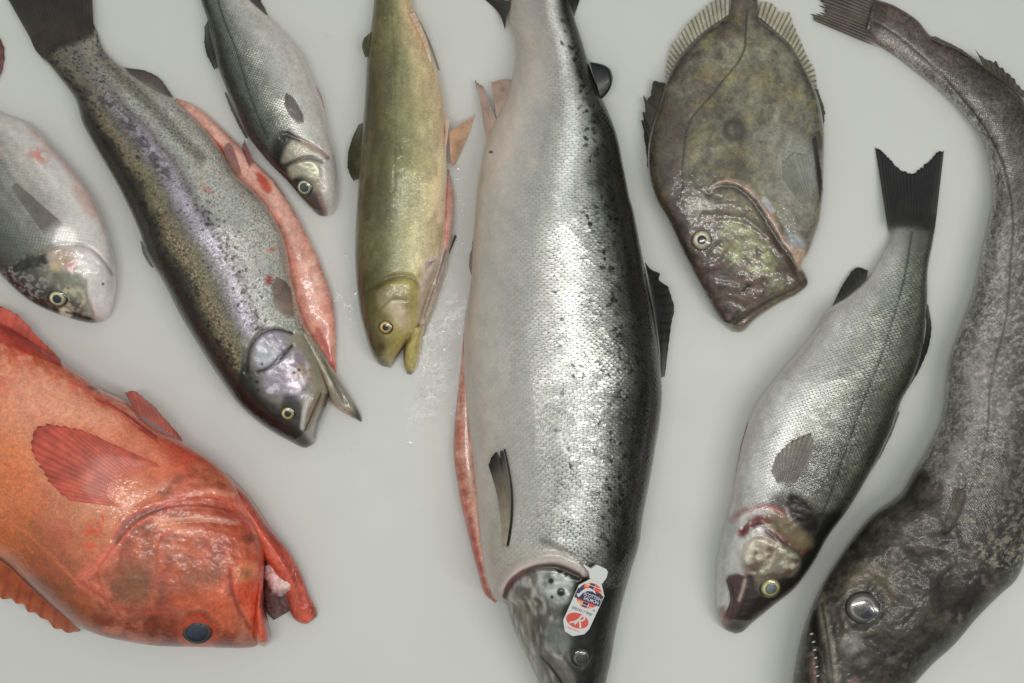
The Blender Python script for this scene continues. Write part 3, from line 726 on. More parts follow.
fin('anal_fin', [(418,20),(428,42),(438,70)], [(421,22),(431,44),(440,70)], 8, 16, 8, (150,140,122), (110,104,92), (140,120,100), MAT['fin'], T_, jag=.05)
fin('pelvic_fin', [(449,132),(450,148),(452,166)], [(476,114),(470,132),(456,164)], 9, 18, 3, (214,166,128), (224,190,160), (200,140,104), MAT['fin'], T_, jag=.03, al=.7)
fin('pelvic_fin', [(443,160),(446,150)], [(446,112),(450,118)], 4, 34, 24, (206,178,160), (176,150,136), (120,96,84), MAT['fin'], T_, jag=.04, over=k, lift=3)
fin('pectoral_fin', [(446,262),(449,254)], [(455,233),(457,236)], 4, 12, 3, (98,88,72), (90,80,62), (70,62,50), MAT['fin'], T_, jag=.04)
fin('pectoral_fin', [(424,272),(424,262)], [(437,258),(434,262)], 4, 34, 30, (150,140,130), (110,104,100), (120,110,100), MAT['fin'], T_, jag=.04, over=k, lift=2)
fin('tail_fin', [(377,-38),(392,-44),(410,-38)], [(350,-105),(385,-92),(405,-92),(440,-105)], 16, 7, 2, (96,92,58), (84,80,56), (70,66,44), MAT['fin'], T_, jag=.04)
# ================================================================ the two sea bass

T_ = thing('sea_bass', 'sea bass with dark forked tail, yellow eye and red gill, right of the salmon', 'fish', 830, 400, 'sea bass on the board')
A = [(936,215),(933,241),(928,268),(927,308),(921,355),(910,385),(902,400),(894,423),(883,449),(865,482),(847,511),(828,537),(814,562),(795,588),(773,606),(751,624),(742,632),(735,634)]
B = [(887,213),(889,226),(890,238),(882,256),(870,276),(848,296),(826,312),(815,331),(795,355),(775,379),(757,403),(745,434),(738,463),(732,500),(724,529),(718,555),(716,588),(718,615),(725,629),(735,634)]
k = Skin(A, B, [(0,4),(.08,22),(.2,40),(.4,60),(.65,66),(.8,58),(.9,44),(1,22)], ns=560, na=160, p=.8)
X, Y = k.X, k.Y
k.C = k.ramp([(0,(48,48,40)),(.08,(66,66,54)),(.16,(104,105,88)),(.28,(110,112,96)),(.42,(128,129,114)),(.56,(150,150,136)),(.70,(176,175,164)),(.85,(190,187,178)),(1,(190,184,174))], .07, 26)
k.M[..., 0] = np.interp(k.V, [0, .1, .3, .5, .8, 1], [.9, 1.2, 1.0, .7, .3, .1]) * sstep(.04, .12, k.S)
k.M[..., 1] = np.interp(k.V, [0, .3, .5, .8, 1], [.1, .25, .4, .3, .1])
k.M[..., 2] = .34
ll = [(912,232),(905,275),(893,320),(880,360),(864,400),(846,450),(832,490),(822,515)]
k.paint(k.line(ll, 1.5, 1.5), (54,54,46), .75); k.dz(k.line(ll, 2.5, 2), -.5)
k.paint(sstep(.4, .65, k.n(14, 3, 4, sx=2)) * sstep(.45, .15, k.V), (84,84,70), .35)
k.paint(sstep(.45, .7, k.n(20, 3, 6)) * sstep(.35, .6, k.V) * (Y > 380), (206,204,196), .4)
k.paint(k.poly([(800,440),(830,440),(850,470),(822,500),(800,490)], 14) * sstep(.35, .6, k.n(4, 3, 16)), (70,70,58), .5)
k.paint(sstep(265, 225, Y), (88,86,78), .6); k.paint(sstep(228, 214, Y), (44,44,44), .8)
k.paint(k.line([(746,430),(738,462),(733,500)], 5, 4), (196,150,140), .45); k.paint(k.line([(818,325),(822,316)], 3, 3), (184,110,100), .6)
# head
hd = k.poly([(722,522),(745,514),(775,508),(800,498),(822,512),(842,514),(820,570),(780,606),(735,642),(708,620),(712,560)], 4)
k.paint(hd, k.ramp([(0,(34,33,28)),(.18,(46,44,34)),(.32,(88,80,58)),(.5,(128,114,88)),(.68,(164,158,144)),(.85,(186,184,176)),(1,(184,180,172))], .08, 14, 3))
k.mset(hd, scale=0, metal=.15, rough=.36, wet=1)
dk = [(789,494),(800,496),(812,508),(817,530),(806,532),(795,522),(787,508)]
k.paint(k.poly(dk, 3), (28,20,19), .97); k.dz(k.poly(dk, 6), -1.2); k.mset(k.poly(dk, 4), wet=.3)
k.paint(k.poly([(770,500),(784,494),(790,510),(782,514)], 4), (70,54,50), .7)
rl = [(731,520),(742,511),(757,506),(772,507),(782,513)]
k.paint(k.line(rl, 3.5, 3.5) * (.35 + .65 * k.n(9, 2, 421)), (172,88,80), .9); k.dz(k.line(rl, 4, 3), -1.5)
k.paint(k.line([(735,522),(752,512),(772,513)], 3, 3), (206,180,172), .6)
gr = [(742,532),(752,524),(762,520),(775,530),(790,544),(800,550)]
k.paint(k.line(gr, 8, 5) * sstep(.3, .6, k.n(6, 3, 31)), (128,44,40), .97); k.paint(k.line([(758,524),(772,536),(792,549)], 4, 3), (60,36,32), .8); k.dz(k.line(gr, 5, 4), -2.4)
k.paint(k.blob(760, 530, 4, 3), (206,196,190), .8)
k.paint(k.poly([(766,514),(788,518),(806,534),(812,545),(798,548),(780,534)], 5), (116,98,66), .85)
k.paint(k.blob(803, 541, 8, 6), (140,122,76), .3)
ck = [(743,560),(748,545),(756,538),(772,543),(790,552),(797,560),(793,572),(780,574),(764,576),(750,576)]
k.dz(k.poly(ck, 3), 2.4); k.paint(k.poly(ck, 7), (146,136,112), .8); k.mset(k.poly(ck, 4), metal=.3)
k.paint(k.poly(ck, 5) * sstep(.35, .8, k.n(6, 4, 9)), (192,182,152), .9); k.paint(k.poly(ck, 5) * sstep(.45, .85, k.n(8, 4, 19)), (100,68,46), .8)
k.paint(k.poly([(744,552),(750,541),(756,539),(754,552),(748,562)], 3), (206,196,170), .7)
sn = [(728,577),(740,575),(752,574),(762,596),(790,590),(778,604),(748,628),(728,636),(721,626),(732,606)]
k.paint(k.poly(sn, 4), (56,42,38), .95)
mx = [(729,577),(741,574),(748,580),(744,600),(732,622),(724,620),(733,598)]
k.dz(k.poly(mx, 2), 1.8); k.paint(k.poly(mx, 2), (88,62,58), .95); k.paint(k.line([(745,580),(742,592),(739,600)], 2, 2), (170,150,140), .8)
k.paint(k.line([(727,580),(731,600),(722,622)], 1.4, 1.2), (40,26,26), .8)
k.paint(k.line([(719,560),(720,600),(720,618)], 3, 3), (196,186,176), .4)
k.paint(k.poly([(716,610),(724,606),(728,624),(722,630)], 3), (140,96,86), .7)
k.dz(k.blob(770, 587, 12, 3), -1.5)
k.dz((k.n(7, 2, 61) - .5) * hd, 1.6)
k.mott = .5; k.C *= np.array([1.03, 1.04, 1.11]); k.build('body', MAT['bass'], T_); BASS = k
eye(k, 770, 587, 11.5, 5.6, (140,133,84), (104,114,114), (60,56,44), T_, white=(182,174,112))
fin('tail_fin', [(889,236),(902,230),(920,230),(934,238)], [(875,146),(880,147),(896,164),(911,172),(926,162),(940,148),(944,150)], 20, 14, 2, (52,51,49), (20,21,24), (10,10,12), MAT['fin'], T_, jag=.03, mottle=.4, over=k, lift=.8, ridge=1.0, rayk=.8, raywid=.55, tears=((.3,.008,.03),(.68,.008,.04)))
fin('anal_fin', [(866,280),(853,292),(836,304)], [(868,270),(858,266),(846,278),(832,306)], 9, 14, 5, (92,90,86), (34,34,34), (40,40,40), MAT['fin'], T_, jag=.06)
fin('dorsal_fin', [(926,302),(926,330),(920,356),(906,386)], [(929,306),(932,334),(923,364),(905,395)], 12, 20, 12, (40,40,38), (30,30,30), (28,28,28), MAT['fin'], T_, jag=.12)
fin('dorsal_fin', [(898,410),(888,436),(874,464)], [(900,414),(888,443),(872,472)], 8, 22, 10, (46,46,42), (34,34,34), (30,30,30), MAT['fin'], T_, jag=.2)
fin('pelvic_fin', [(738,486),(741,470),(746,444)], [(736,470),(742,440),(748,420)], 6, 24, 16, (190,150,140), (150,110,104), (140,92,86), MAT['fin'], T_, jag=.05)
fin('pectoral_fin', [(779,486),(785,491),(792,487)], [(771,470),(777,454),(790,441),(804,434),(812,433),(815,444),(806,468)], 15, 42, 42, (98,80,74), (112,106,92), (70,62,54), MAT['fin'], T_, jag=.04, over=k, lift=3.4, ridge=1.3, al=.6, rayk=.9, raywid=.6, gain=1.8)

# ---------------------------------------------------------------- the small one
T_ = thing('sea_bass', 'small sea bass lying between the trout tail and the olive char at the top', 'fish', 275, 90, 'sea bass on the board')
A = [(190,-40),(196,-18),(201,0),(208,22),(213,45),(217,64),(225,86),(235,109),(245,132),(259,151),(272,166),(287,181),(303,200),(313,210),(320,216),(325,216)]
B = [(214,-46),(232,-20),(250,0),(267,16),(287,36),(303,56),(312,78),(322,102),(328,129),(335,155),(338,184),(336,205),(331,215),(325,216)]
k = Skin(A, B, [(0,10),(.1,20),(.3,38),(.55,48),(.75,44),(.9,32),(1,16)], ns=420, na=120, p=.8)
X, Y = k.X, k.Y
k.C = k.ramp([(0,(44,45,42)),(.1,(62,63,58)),(.2,(90,92,86)),(.32,(104,106,98)),(.45,(126,127,118)),(.58,(156,155,147)),(.72,(178,176,168)),(.88,(188,182,174)),(1,(188,180,172))], .07, 20)
k.M[..., 0] = np.interp(k.V, [0, .1, .3, .5, .8, 1], [.9, 1.2, 1., .7, .25, .1]); k.M[..., 1] = np.interp(k.V, [0, .3, .5, .8, 1], [.15, .3, .4, .25, .1]); k.M[..., 2] = .32
ll = [(212,-20),(224,20),(236,50),(246,84),(256,112),(268,138)]
k.paint(k.line(ll, 1.4, 1.3), (50,50,46), .75); k.dz(k.line(ll, 2, 2), -.4)
k.paint(sstep(.2, .0, k.V), (34,35,33), .5)
hd = k.poly([(272,148),(280,132),(288,127),(300,136),(318,146),(336,160),(340,190),(330,222),(300,204),(276,176)], 3)
k.paint(hd, k.ramp([(0,(36,35,32)),(.2,(48,46,40)),(.35,(92,86,70)),(.55,(150,144,126)),(.75,(180,174,166)),(1,(184,176,170))], .08, 10, 3)); k.mset(hd, scale=0, metal=.2, rough=.34, wet=1)
k.paint(k.poly([(274,146),(282,131),(292,130),(298,140),(292,153),(280,163)], 4), (26,25,22), .95)
k.paint(k.poly([(290,142),(300,138),(314,146),(322,152),(306,158),(294,162),(282,162)], 3), (150,145,126), .8)
k.paint(k.line([(286,134),(300,140),(320,150),(328,158)], 2.2, 2), (70,56,50), .8); k.dz(k.line([(286,134),(300,140),(320,150),(328,158)], 3, 2), -1.5)  # this and the lower gill line paint shade into the head creases
k.paint(k.line([(302,142),(318,150),(326,156)], 2, 2), (200,160,150), .6)
k.paint(k.line([(284,166),(298,160),(312,158),(322,162)], 2.2, 2), (66,52,44), .85); k.dz(k.line([(284,166),(298,160),(312,158),(322,162)], 3, 2), -1.5)
ck = [(288,168),(298,163),(312,161),(320,168),(318,180),(310,180),(300,176),(292,178)]
k.paint(k.poly(ck, 2.5), (172,166,144), .9); k.dz(k.poly(ck, 2.5), 1.5); k.mset(k.poly(ck, 2), metal=.5)
k.paint(k.poly([(300,192),(312,196),(318,190),(322,200),(326,216),(314,212)], 3), (86,70,64), .85)
k.paint(k.line([(318,192),(322,204),(326,214)], 2, 2), (150,112,108), .8)
k.dz(k.blob(305, 187, 9, 3), -1); k.dz((k.n(5, 2, 61) - .5) * hd, .8)
k.C *= 1.15; k.mott = .5; k.build('body', MAT['small_bass'], T_); SB = k
eye(k, 305, 187, 8.4, 4.6, (150,150,124), (70,76,74), (60,58,48), T_, white=(176,176,150))
fin('dorsal_fin', [(208,20),(212,44),(218,66)], [(204,28),(205,52),(214,70)], 9, 18, 8, (60,60,56), (46,46,44), (40,40,38), MAT['fin'], T_, jag=.1)
fin('dorsal_fin', [(226,92),(236,114),(248,138)], [(224,93),(233,115),(245,138)], 8, 16, 8, (50,50,46), (40,40,38), (36,36,34), MAT['fin'], T_, jag=.15)
fin('anal_fin', [(244,-6),(254,4),(265,15)], [(256,-8),(262,2),(268,15)], 8, 14, 6, (110,92,86), (70,58,56), (80,64,60), MAT['fin'], T_, jag=.08)
fin('pelvic_fin', [(318,110),(316,100),(314,90)], [(325,108),(321,94),(314,83)], 7, 18, 8, (206,160,150), (196,150,142), (180,120,112), MAT['fin'], T_, jag=.06)
fin('pectoral_fin', [(292,119),(297,126),(304,124)], [(284,104),(286,92),(294,98),(303,114)], 10, 40, 40, (112,96,86), (96,90,82), (80,70,64), MAT['fin'], T_, jag=.04, over=k, lift=2.8, ridge=.9, al=.5, rayk=.9, raywid=.6)
fin('tail_fin', [(190,-40),(202,-46),(214,-46)], [(140,-84),(165,-90),(180,-104),(184,-124)], 14, 8, 2, (60,60,58), (44,44,44), (40,40,40), MAT['fin'], T_, jag=.04)

# ================================================================ gilthead bream
T_ = thing('sea_bream', 'deep bodied silver bream with pale chin and dark eye, cut by the left frame edge', 'fish', 20, 220)
A = [(-72,88),(-66,104),(-62,130),(-58,160),(-48,195),(-32,230),(-15,256),(0,274),(15,289),(35,304),(60,315),(80,321),(93,323),(102,322)]
B = [(-52,76),(-38,84),(-20,97),(0,112),(30,124),(55,149),(75,172),(90,192),(105,224),(114,259),(116,285),(112,308),(107,318),(102,322)]
k = Skin(A, B, [(0,10),(.12,22),(.35,44),(.6,54),(.8,48),(1,20)], ns=420, na=170, p=.72)
X, Y = k.X, k.Y
k.C = k.ramp([(0,(70,66,62)),(.12,(84,84,80)),(.3,(110,112,104)),(.5,(134,134,125)),(.66,(164,160,152)),(.8,(184,180,174)),(1,(188,180,176))], .10, 26)
k.M[..., 0] = np.interp(k.V, [0, .5, .75, 1], [.7, .6, .3, .05]); k.M[..., 1] = np.interp(k.V, [0, .4, .7, 1], [.15, .2, .15, .0]); k.M[..., 2] = .4
lines = .5 + .5 * np.sin(k.V * 58 + k.n(20, 2, 8) * 3)
k.paint(lines * sstep(.85, .4, k.V) * sstep(.05, .2, k.S) * sstep(.75, .5, k.S), (92,92,84), .38)
k.paint(k.blob(38, 156, 10, 9, 7, .6) * sstep(.3, .6, k.n(6, 3, 3)), (196,110,98), .75); k.paint(k.blob(8, 150, 14, 12, 7) * sstep(.4, .6, k.n(6, 3, 5)), (190,140,128), .4)
k.paint(k.line([(30,128),(60,158),(84,190),(104,226)], 4, 4), (196,150,140), .45)
k.paint(k.poly([(72,186),(82,190),(96,214),(92,218),(80,206)], 3), (190,150,138), .6)
hd = k.poly([(14,262),(24,256),(44,250),(60,246),(80,246),(96,250),(110,262),(120,290),(104,330),(60,320),(20,300),(0,276)], 4)
k.paint(hd, k.ramp([(0,(58,54,50)),(.2,(84,82,76)),(.4,(128,124,110)),(.55,(160,152,140)),(.7,(188,180,176)),(1,(192,184,182))], .06, 14, 3)); k.mset(hd, scale=.0, metal=.1, rough=.36, wet=1)
k.paint(hd * sstep(.45, .75, k.n(3, 3, 33)) * sstep(.48, .3, k.V), (170,170,164), .4); k.paint(hd * sstep(.45, .85, k.n(6, 3, 36)) * sstep(.45, .3, k.V), (52,50,47), .5)
k.paint(k.poly([(15,270),(20,259),(32,253),(44,252),(50,262),(48,272),(36,268),(24,272)], 4) * sstep(.0, .55, k.n(9, 2, 43)), (32,31,30), .92)
k.paint(k.poly([(48,252),(60,247),(72,250),(78,262),(64,268),(52,266)], 4), (164,148,132), .85)
k.paint(k.poly([(50,264),(58,262),(60,270),(53,272)], 2.5), (190,164,104), .4); k.paint(k.blob(70, 266, 5, 4), (190,112,118), .6); k.paint(k.blob(62, 258, 6, 4), (150,116,80), .5)
k.paint(k.poly([(46,278),(64,272),(80,276),(84,288),(70,288),(56,284)], 4), (112,112,92), .85)
k.paint(k.poly([(60,288),(72,286),(84,292),(84,306),(72,310),(64,302)], 3) * sstep(.1, .8, k.n(5, 2, 53)), (186,178,148), .8); k.mset(k.poly([(60,288),(72,286),(84,292),(84,306),(72,310),(64,302)], 3), metal=.4)
k.paint(k.poly([(36,300),(52,312),(70,316),(92,318),(96,324),(60,320),(38,308)], 4), (66,54,46), .85)
k.paint(k.poly([(60,309),(66,308),(72,314),(68,319),(61,316)], 2), (206,192,170), .85)
k.paint(k.line([(66,312),(80,316),(94,320)], 1.6, 1.4), (54,44,40), .8)
ch = k.poly([(76,252),(94,252),(108,264),(115,286),(110,312),(100,322),(94,316),(88,296),(86,278),(78,264)], 4)
k.paint(ch, (188,180,177), .8); k.paint(k.line([(90,300),(94,316),(102,320)], 2, 2), (176,140,136), .5)
for ln in ([(42,254),(56,246),(76,245),(92,250),(104,262),(112,274)], [(86,282),(87,298),(94,316)]):
    k.paint(k.line(ln, 1.6, 1.6), (120,104,98), .6); k.dz(k.line(ln, 3, 2.5), -1.4)
k.dz(k.poly([(44,254),(60,248),(80,249),(98,256),(110,270),(108,290),(90,280),(70,276),(50,272)], 4), 1.2)
k.paint(k.blob(103, 284, 1.2, .8), (60,50,48))
k.paint(k.blob(53, 299, 13, 4, 10), (60,52,44), .7); k.dz(k.blob(57, 298, 10, 3), -1)
k.paint(k.poly([(55,236),(62,226),(74,230),(76,242),(64,246),(54,244)], 4), (206,200,196), .8)
k.dz((k.n(7, 2, 61) - .5) * hd, 1.2)
k.C *= 1.2; k.mott = .45; k.build('body', MAT['bream'], T_)
eye(k, 58, 298, 9.2, 4.2, (150,142,112), (30,36,40), (54,44,36), T_, white=(206,196,160), ell=1.1)
fin('pectoral_fin', [(67,227),(58,233),(47,238)], [(15,182),(11,186),(14,193)], 12, 44, 44, (112,102,94), (120,116,104), (84,76,70), MAT['fin'], T_, jag=.03, over=k, lift=2.6, al=.6)
fin('tail_fin', [(-72,90),(-62,82),(-52,76)], [(-112,60),(-80,50),(-40,38),(-2,35),(5,52),(3,72),(-6,88)], 16, 9, 3, (130,104,98), (128,62,58), (120,60,56), MAT['fin'], T_, jag=.02)
fin('pelvic_fin', [(70,170),(80,186),(88,196)], [(78,176),(90,198),(99,216)], 7, 16, 12, (200,160,150), (190,150,142), (180,130,124), MAT['fin'], T_, jag=.05)
fin('dorsal_fin', [(-58,156),(-44,202),(-20,248)], [(-66,160),(-54,206),(-26,254)], 12, 18, 6, (90,88,84), (70,68,66), (60,58,56), MAT['fin'], T_, jag=.12)

# ================================================================ redfish
T_ = thing('redfish', 'bright orange-red fish with bulging dark eye and gaping mouth at the lower left', 'fish', 120, 520)
A = [(-235,404),(-210,420),(-180,448),(-120,496),(-60,534),(0,558),(26,581),(52,605),(78,626),(98,635),(124,641),(157,646),(196,647),(228,648),(245,648),(256,646),(261,640)]
B = [(-220,362),(-195,350),(-150,330),(-90,312),(-40,312),(0,324),(22,336),(40,348),(61,362),(84,377),(106,392),(124,400),(151,425),(174,437),(193,448),(213,461),(232,480),(245,500),(257,525),(264,548),(264,575),(263,610),(261,640)]
k = Skin(A, B, [(0,18),(.1,34),(.3,70),(.55,96),(.70,92),(.86,74),(1,40)], ns=640, na=260, p=.74, round_end=.06)
X, Y = k.X, k.Y
k.C = k.ramp([(0,(120,66,48)),(.10,(144,82,56)),(.25,(170,104,70)),(.42,(188,124,88)),(.58,(194,130,98)),(.75,(196,116,88)),(.9,(196,98,72)),(1,(190,80,58))], .16, 60)
k.paint(sstep(.3, .8, k.n(50, 4, 3)), (192,118,74), .5); k.paint(sstep(.4, .85, k.n(28, 4, 13)), (190,90,64), .5)
k.paint(k.poly([(0,400),(40,380),(100,400),(150,440),(160,460),(110,440),(60,430),(20,440)], 16), (212,148,120), .55)
k.paint(k.poly([(-20,440),(20,440),(40,500),(20,560),(-20,540)], 14), (206,116,56), .6)
k.paint(k.line([(0,335),(40,362),(80,388),(105,402)], 9, 8) * sstep(.3, .6, k.n(6, 3, 17)), (196,70,48), .75)
k.paint(sstep(.45, .85, k.n(7, 3, 23)) * sstep(.5, .8, k.V) * sstep(440, 400, Y), (210,150,126), .6); k.paint(k.poly([(10,372),(50,372),(100,404),(120,420),(90,424),(40,410)], 12), (214,160,138), .45)
k.paint(k.poly([(30,520),(70,560),(120,610),(90,630),(40,590),(10,556)], 10), (150,90,56), .55)
k.paint(k.line([(10,520),(45,550),(75,580)], 2, 2) , (200,110,64), .5)
k.M[..., 0] = .8 * sstep(.62, .5, k.S); k.M[..., 1] = .0; k.M[..., 2] = .36
k.paint(k.blob(93, 388, 6, 3, 2, .2), (90,30,36), .85)
# head
hd = k.poly([(90,570),(110,545),(125,520),(150,498),(175,478),(200,462),(232,480),(258,520),(272,560),(266,650),(180,652),(110,644)], 6)
k.paint(hd, k.ramp([(0,(122,54,36)),(.15,(146,68,44)),(.35,(166,86,58)),(.55,(180,98,70)),(.75,(186,94,66)),(.9,(186,82,56)),(1,(178,70,48))], .2, 30, 3)); k.mset(hd, scale=0, rough=.42, wet=.8)
k.dz(k.poly([(104,594),(98,572),(112,550),(126,532),(144,517),(166,508),(206,506),(240,516),(262,540),(270,600),(262,650),(180,652),(130,644),(112,616)], 1.6), 3.4)
k.dz(k.poly([(150,604),(156,570),(160,540),(180,528),(214,530),(244,540),(262,560),(266,620),(250,650),(190,650),(160,632)], 2), 1.6)
k.paint(hd * sstep(.35, .85, k.n(18, 4, 33)), (192,122,94), .6); k.paint(hd * sstep(.4, .85, k.n(12, 4, 43)), (132,66,44), .6)
k.paint(k.poly([(104,590),(125,566),(150,558),(154,580),(146,604),(120,602)], 12), (128,90,62), .75)
k.paint(k.poly([(180,575),(205,566),(216,580),(206,598),(186,596)], 9), (132,82,54), .6)
k.paint(k.poly([(175,600),(215,585),(235,600),(228,630),(200,616)], 10), (206,92,44), .55)
# gill cover edge: pinkish purple flap with pale slit
ge = [(104,592),(96,588),(82,582),(96,566),(112,548),(124,530),(140,516),(160,506),(180,500),(206,496),(228,500),(246,512),(258,526)]
k.dz(k.line(ge, 10, 9), 2.2); k.paint(k.line(ge, 9, 7), (206,112,92), .75)
sl = [(116,540),(128,524),(144,514),(164,509)]
k.paint(k.line(sl, 4, 5), (120,76,78), .8); k.dz(k.line(sl, 4, 5), -2.4)
k.paint(k.line([(166,521),(190,518),(214,519),(238,522)], 2, 3.5) * (.4 + .6 * k.n(14, 2, 411)), (206,164,148), .85); k.dz(k.line([(166,524),(190,522),(214,523),(238,526)], 3, 3), -2.4)
k.paint(k.line([(190,495),(212,491),(232,495)], 2.5, 3.5) * (.4 + .6 * k.n(12, 2, 412)), (206,160,142), .85); k.dz(k.line([(180,499),(206,494),(236,500)], 3, 3), -2)
for i in range(5):
    o = i * 3.1
    k.paint(k.line([(164,504 + o * .5),(190,498 + o * .9),(220,500 + o),(250,520 + o)], 1.4, 1.4), (168,62,44), .6)
    k.dz(k.line([(164,504 + o * .5),(190,498 + o * .9),(220,500 + o),(250,520 + o)], 2, 2), -.6)
k.paint(k.line([(158,520),(175,528),(200,532)], 6, 5), (220,160,136), .5)
k.paint(k.line([(80,582),(100,596),(112,604),(140,612),(176,612)], 3, 3), (170,76,60), .6); k.dz(k.line([(80,582),(100,596),(112,604)], 4, 3), -1.5)
k.paint(k.line([(156,530),(158,556),(154,590),(150,610)], 3, 7), (206,104,80), .3)
k.paint(k.poly([(84,530),(100,514),(110,516),(106,530),(90,552),(84,548)], 5) * sstep(.3, .6, k.n(6, 3, 83)), (206,84,46), .8)
# snout: jaw bones and nostril
mx = [(228,568),(244,560),(260,566),(262,590),(258,615),(250,622),(240,604),(230,586)]
k.paint(k.poly(mx, 4), (196,72,42), .8); k.dz(k.poly(mx, 5), 3.0)
k.paint(k.poly([(234,566),(252,562),(260,568),(252,578),(238,582)], 5), (190,134,96), .6); k.paint(k.blob(246, 574, 4, 4), (110,90,64), .7)
k.paint(k.line([(229,570),(232,592),(240,612),(250,628)], 2.5, 2), (136,50,38), .8); k.dz(k.line([(229,570),(232,592),(240,612),(250,628)], 3, 3), -2)
k.paint(k.blob(250, 538, 5, 4, 4), (90,40,26), .6)
k.paint(k.blob(197, 631, 21, 5), (176,70,40), .8)
k.dz(k.blob(197, 630, 19, 4), -2.0); k.dz(k.line([(181,640),(180,622),(190,612),(204,612),(214,622)], 4, 3), 2.2)
k.paint(k.line([(181,640),(180,622),(190,612),(204,612),(215,622)], 2.5, 2), (150,92,60), .8)
k.dz((k.n(9, 3, 61) - .5) * hd, 2.6); k.dz((k.n(30, 2, 71) - .5) * hd, 4)
k.C *= np.array([1.30, 1.06, .92]); k.mott = .7
k.build('body', MAT['redfish'], T_); RED = k
eye(k, 197, 631, 15.5, 11, (78,70,66), (44,58,70), (120,62,44), T_, bulge=.26, white=(92,88,88))
# upper lip, lower jaw, tongue
j = Skin([(252,556),(256,580),(254,606),(252,630),(256,642),(264,647)], [(259,556),(264,580),(263,604),(268,626),(270,640),(264,647)], [(0,40),(.5,62),(.85,54),(1,36)], ns=140, na=50, p=.8, round_end=.08, round_start=.08)
j.C = j.ramp([(0,(196,72,44)),(.5,(206,92,62)),(.8,(186,66,44)),(1,(120,44,34))], .2, 8); j.M[..., 0] = 0; j.M[..., 1] = 0; j.M[..., 2] = .4; j.M[..., 3] = .9; j.C *= np.array([1.12, .9, .85])
j.paint(sstep(.85, 1, j.S), (120,40,28), .5)
j.build('upper_lip', MAT['redfish'], T_)
j = Skin([(222,500),(246,530),(262,556),(276,578),(287,600),(291,615),(298,622),(307,624),(314,619)], [(226,474),(248,496),(271,529),(287,548),(300,571),(310,597),(316,609),(317,616),(314,619)],
         [(0,54),(.3,48),(.6,34),(.85,22),(1,12)], ns=260, na=100, p=.58, round_end=.07)
j.C = j.ramp([(0,(176,70,50)),(.25,(196,84,56)),(.55,(206,86,54)),(.8,(186,70,46)),(1,(160,56,40))], .2, 14)
j.paint(sstep(.93, .99, j.S), (90,34,26), .8); j.paint(j.line([(250,506),(270,536),(292,572),(304,604)], 3, 3), (150,52,38), .6); j.dz(j.line([(250,506),(270,536),(292,572),(304,604)], 4, 3), -2)
j.paint(sstep(.5, .7, j.n(8, 3, 3)), (206,110,80), .4); j.M[..., 0] = 0; j.M[..., 1] = 0; j.M[..., 2] = .4; j.M[..., 3] = .9; j.C *= np.array([1.12, .9, .85])
j.build('lower_jaw', MAT['redfish'], T_)
f = Skin([(262,562),(263,580),(264,600),(268,614),(274,620)], [(274,556),(293,566),(297,588),(292,608),(274,620)], [(0,30),(.5,30),(1,18)], ns=90, na=60, p=.4, round_end=.15, round_start=.1)
f.C = f.ramp([(0,(120,50,46)),(.2,(206,156,152)),(.6,(224,186,182)),(1,(206,150,146))], .4, 8)
f.paint(sstep(590, 600, f.Y + 8 * fbm(f.X, f.Y, 5, 2, 9)), (92,44,44), .9); f.dz(-sstep(588, 598, f.Y), 9); f.dz(fbm(f.X, f.Y, 6, 3, 6) - .5, 5); f.M[..., 3] = .6; f.M[..., 0] = 0; f.M[..., 1] = 0  # lower end painted dark as the shade inside the open mouth
f.build('tongue', MAT['flesh'], T_)
fin('pectoral_fin', [(128,508),(120,500),(136,484),(150,470),(160,468)], [(66,500),(44,478),(28,450),(27,432),(36,422),(64,424),(92,434),(118,446),(156,463)], 24, 78, 74, (208,116,88), (196,78,62), (166,52,44), MAT['fin'], T_, jag=.06, over=k, lift=3, ridge=1.0, mottle=.3, seed=4, al=.72, raywid=.5, rayk=.8)
fin('dorsal_fin', [(-60,536),(0,560),(26,583),(52,607),(80,630)], [(-66,570),(-20,596),(2,602),(14,608),(31,622),(49,627),(64,637),(80,632)], 11, 26, 8, (196,88,44), (206,108,50), (170,56,36), MAT['fin'], T_, jag=.25, per=9, nv=24, al=.85)
fin('pelvic_fin', [(136,412),(152,424),(168,434),(182,442)], [(124,391),(132,389),(146,398),(160,412),(181,437)], 12, 40, 36, (192,92,68), (180,72,56), (164,62,50), MAT['fin'], T_, jag=.08, th=1.5, over=k, lift=1)
fin('pelvic_fin', [(100,402),(120,414),(142,432),(158,444)], [(92,398),(108,402),(128,414),(156,434)], 10, 70, 62, (186,84,64), (166,62,52), (150,54,46), MAT['fin'], T_, jag=.15, over=k, lift=2.5)
fin('anal_fin', [(-50,340),(-10,346),(28,356),(62,368)], [(-40,290),(0,305),(18,313),(36,334),(60,358)], 14, 40, 26, (176,64,50), (196,80,60), (168,60,48), MAT['fin'], T_, jag=.05, th=1.5, over=k, lift=3)
fin('tail_fin', [(-234,402),(-228,384),(-220,364)], [(-300,440),(-296,400),(-292,370),(-290,330)], 14, 10, 2, (190,76,50), (176,60,44), (160,50,40), MAT['fin'], T_, jag=.05)
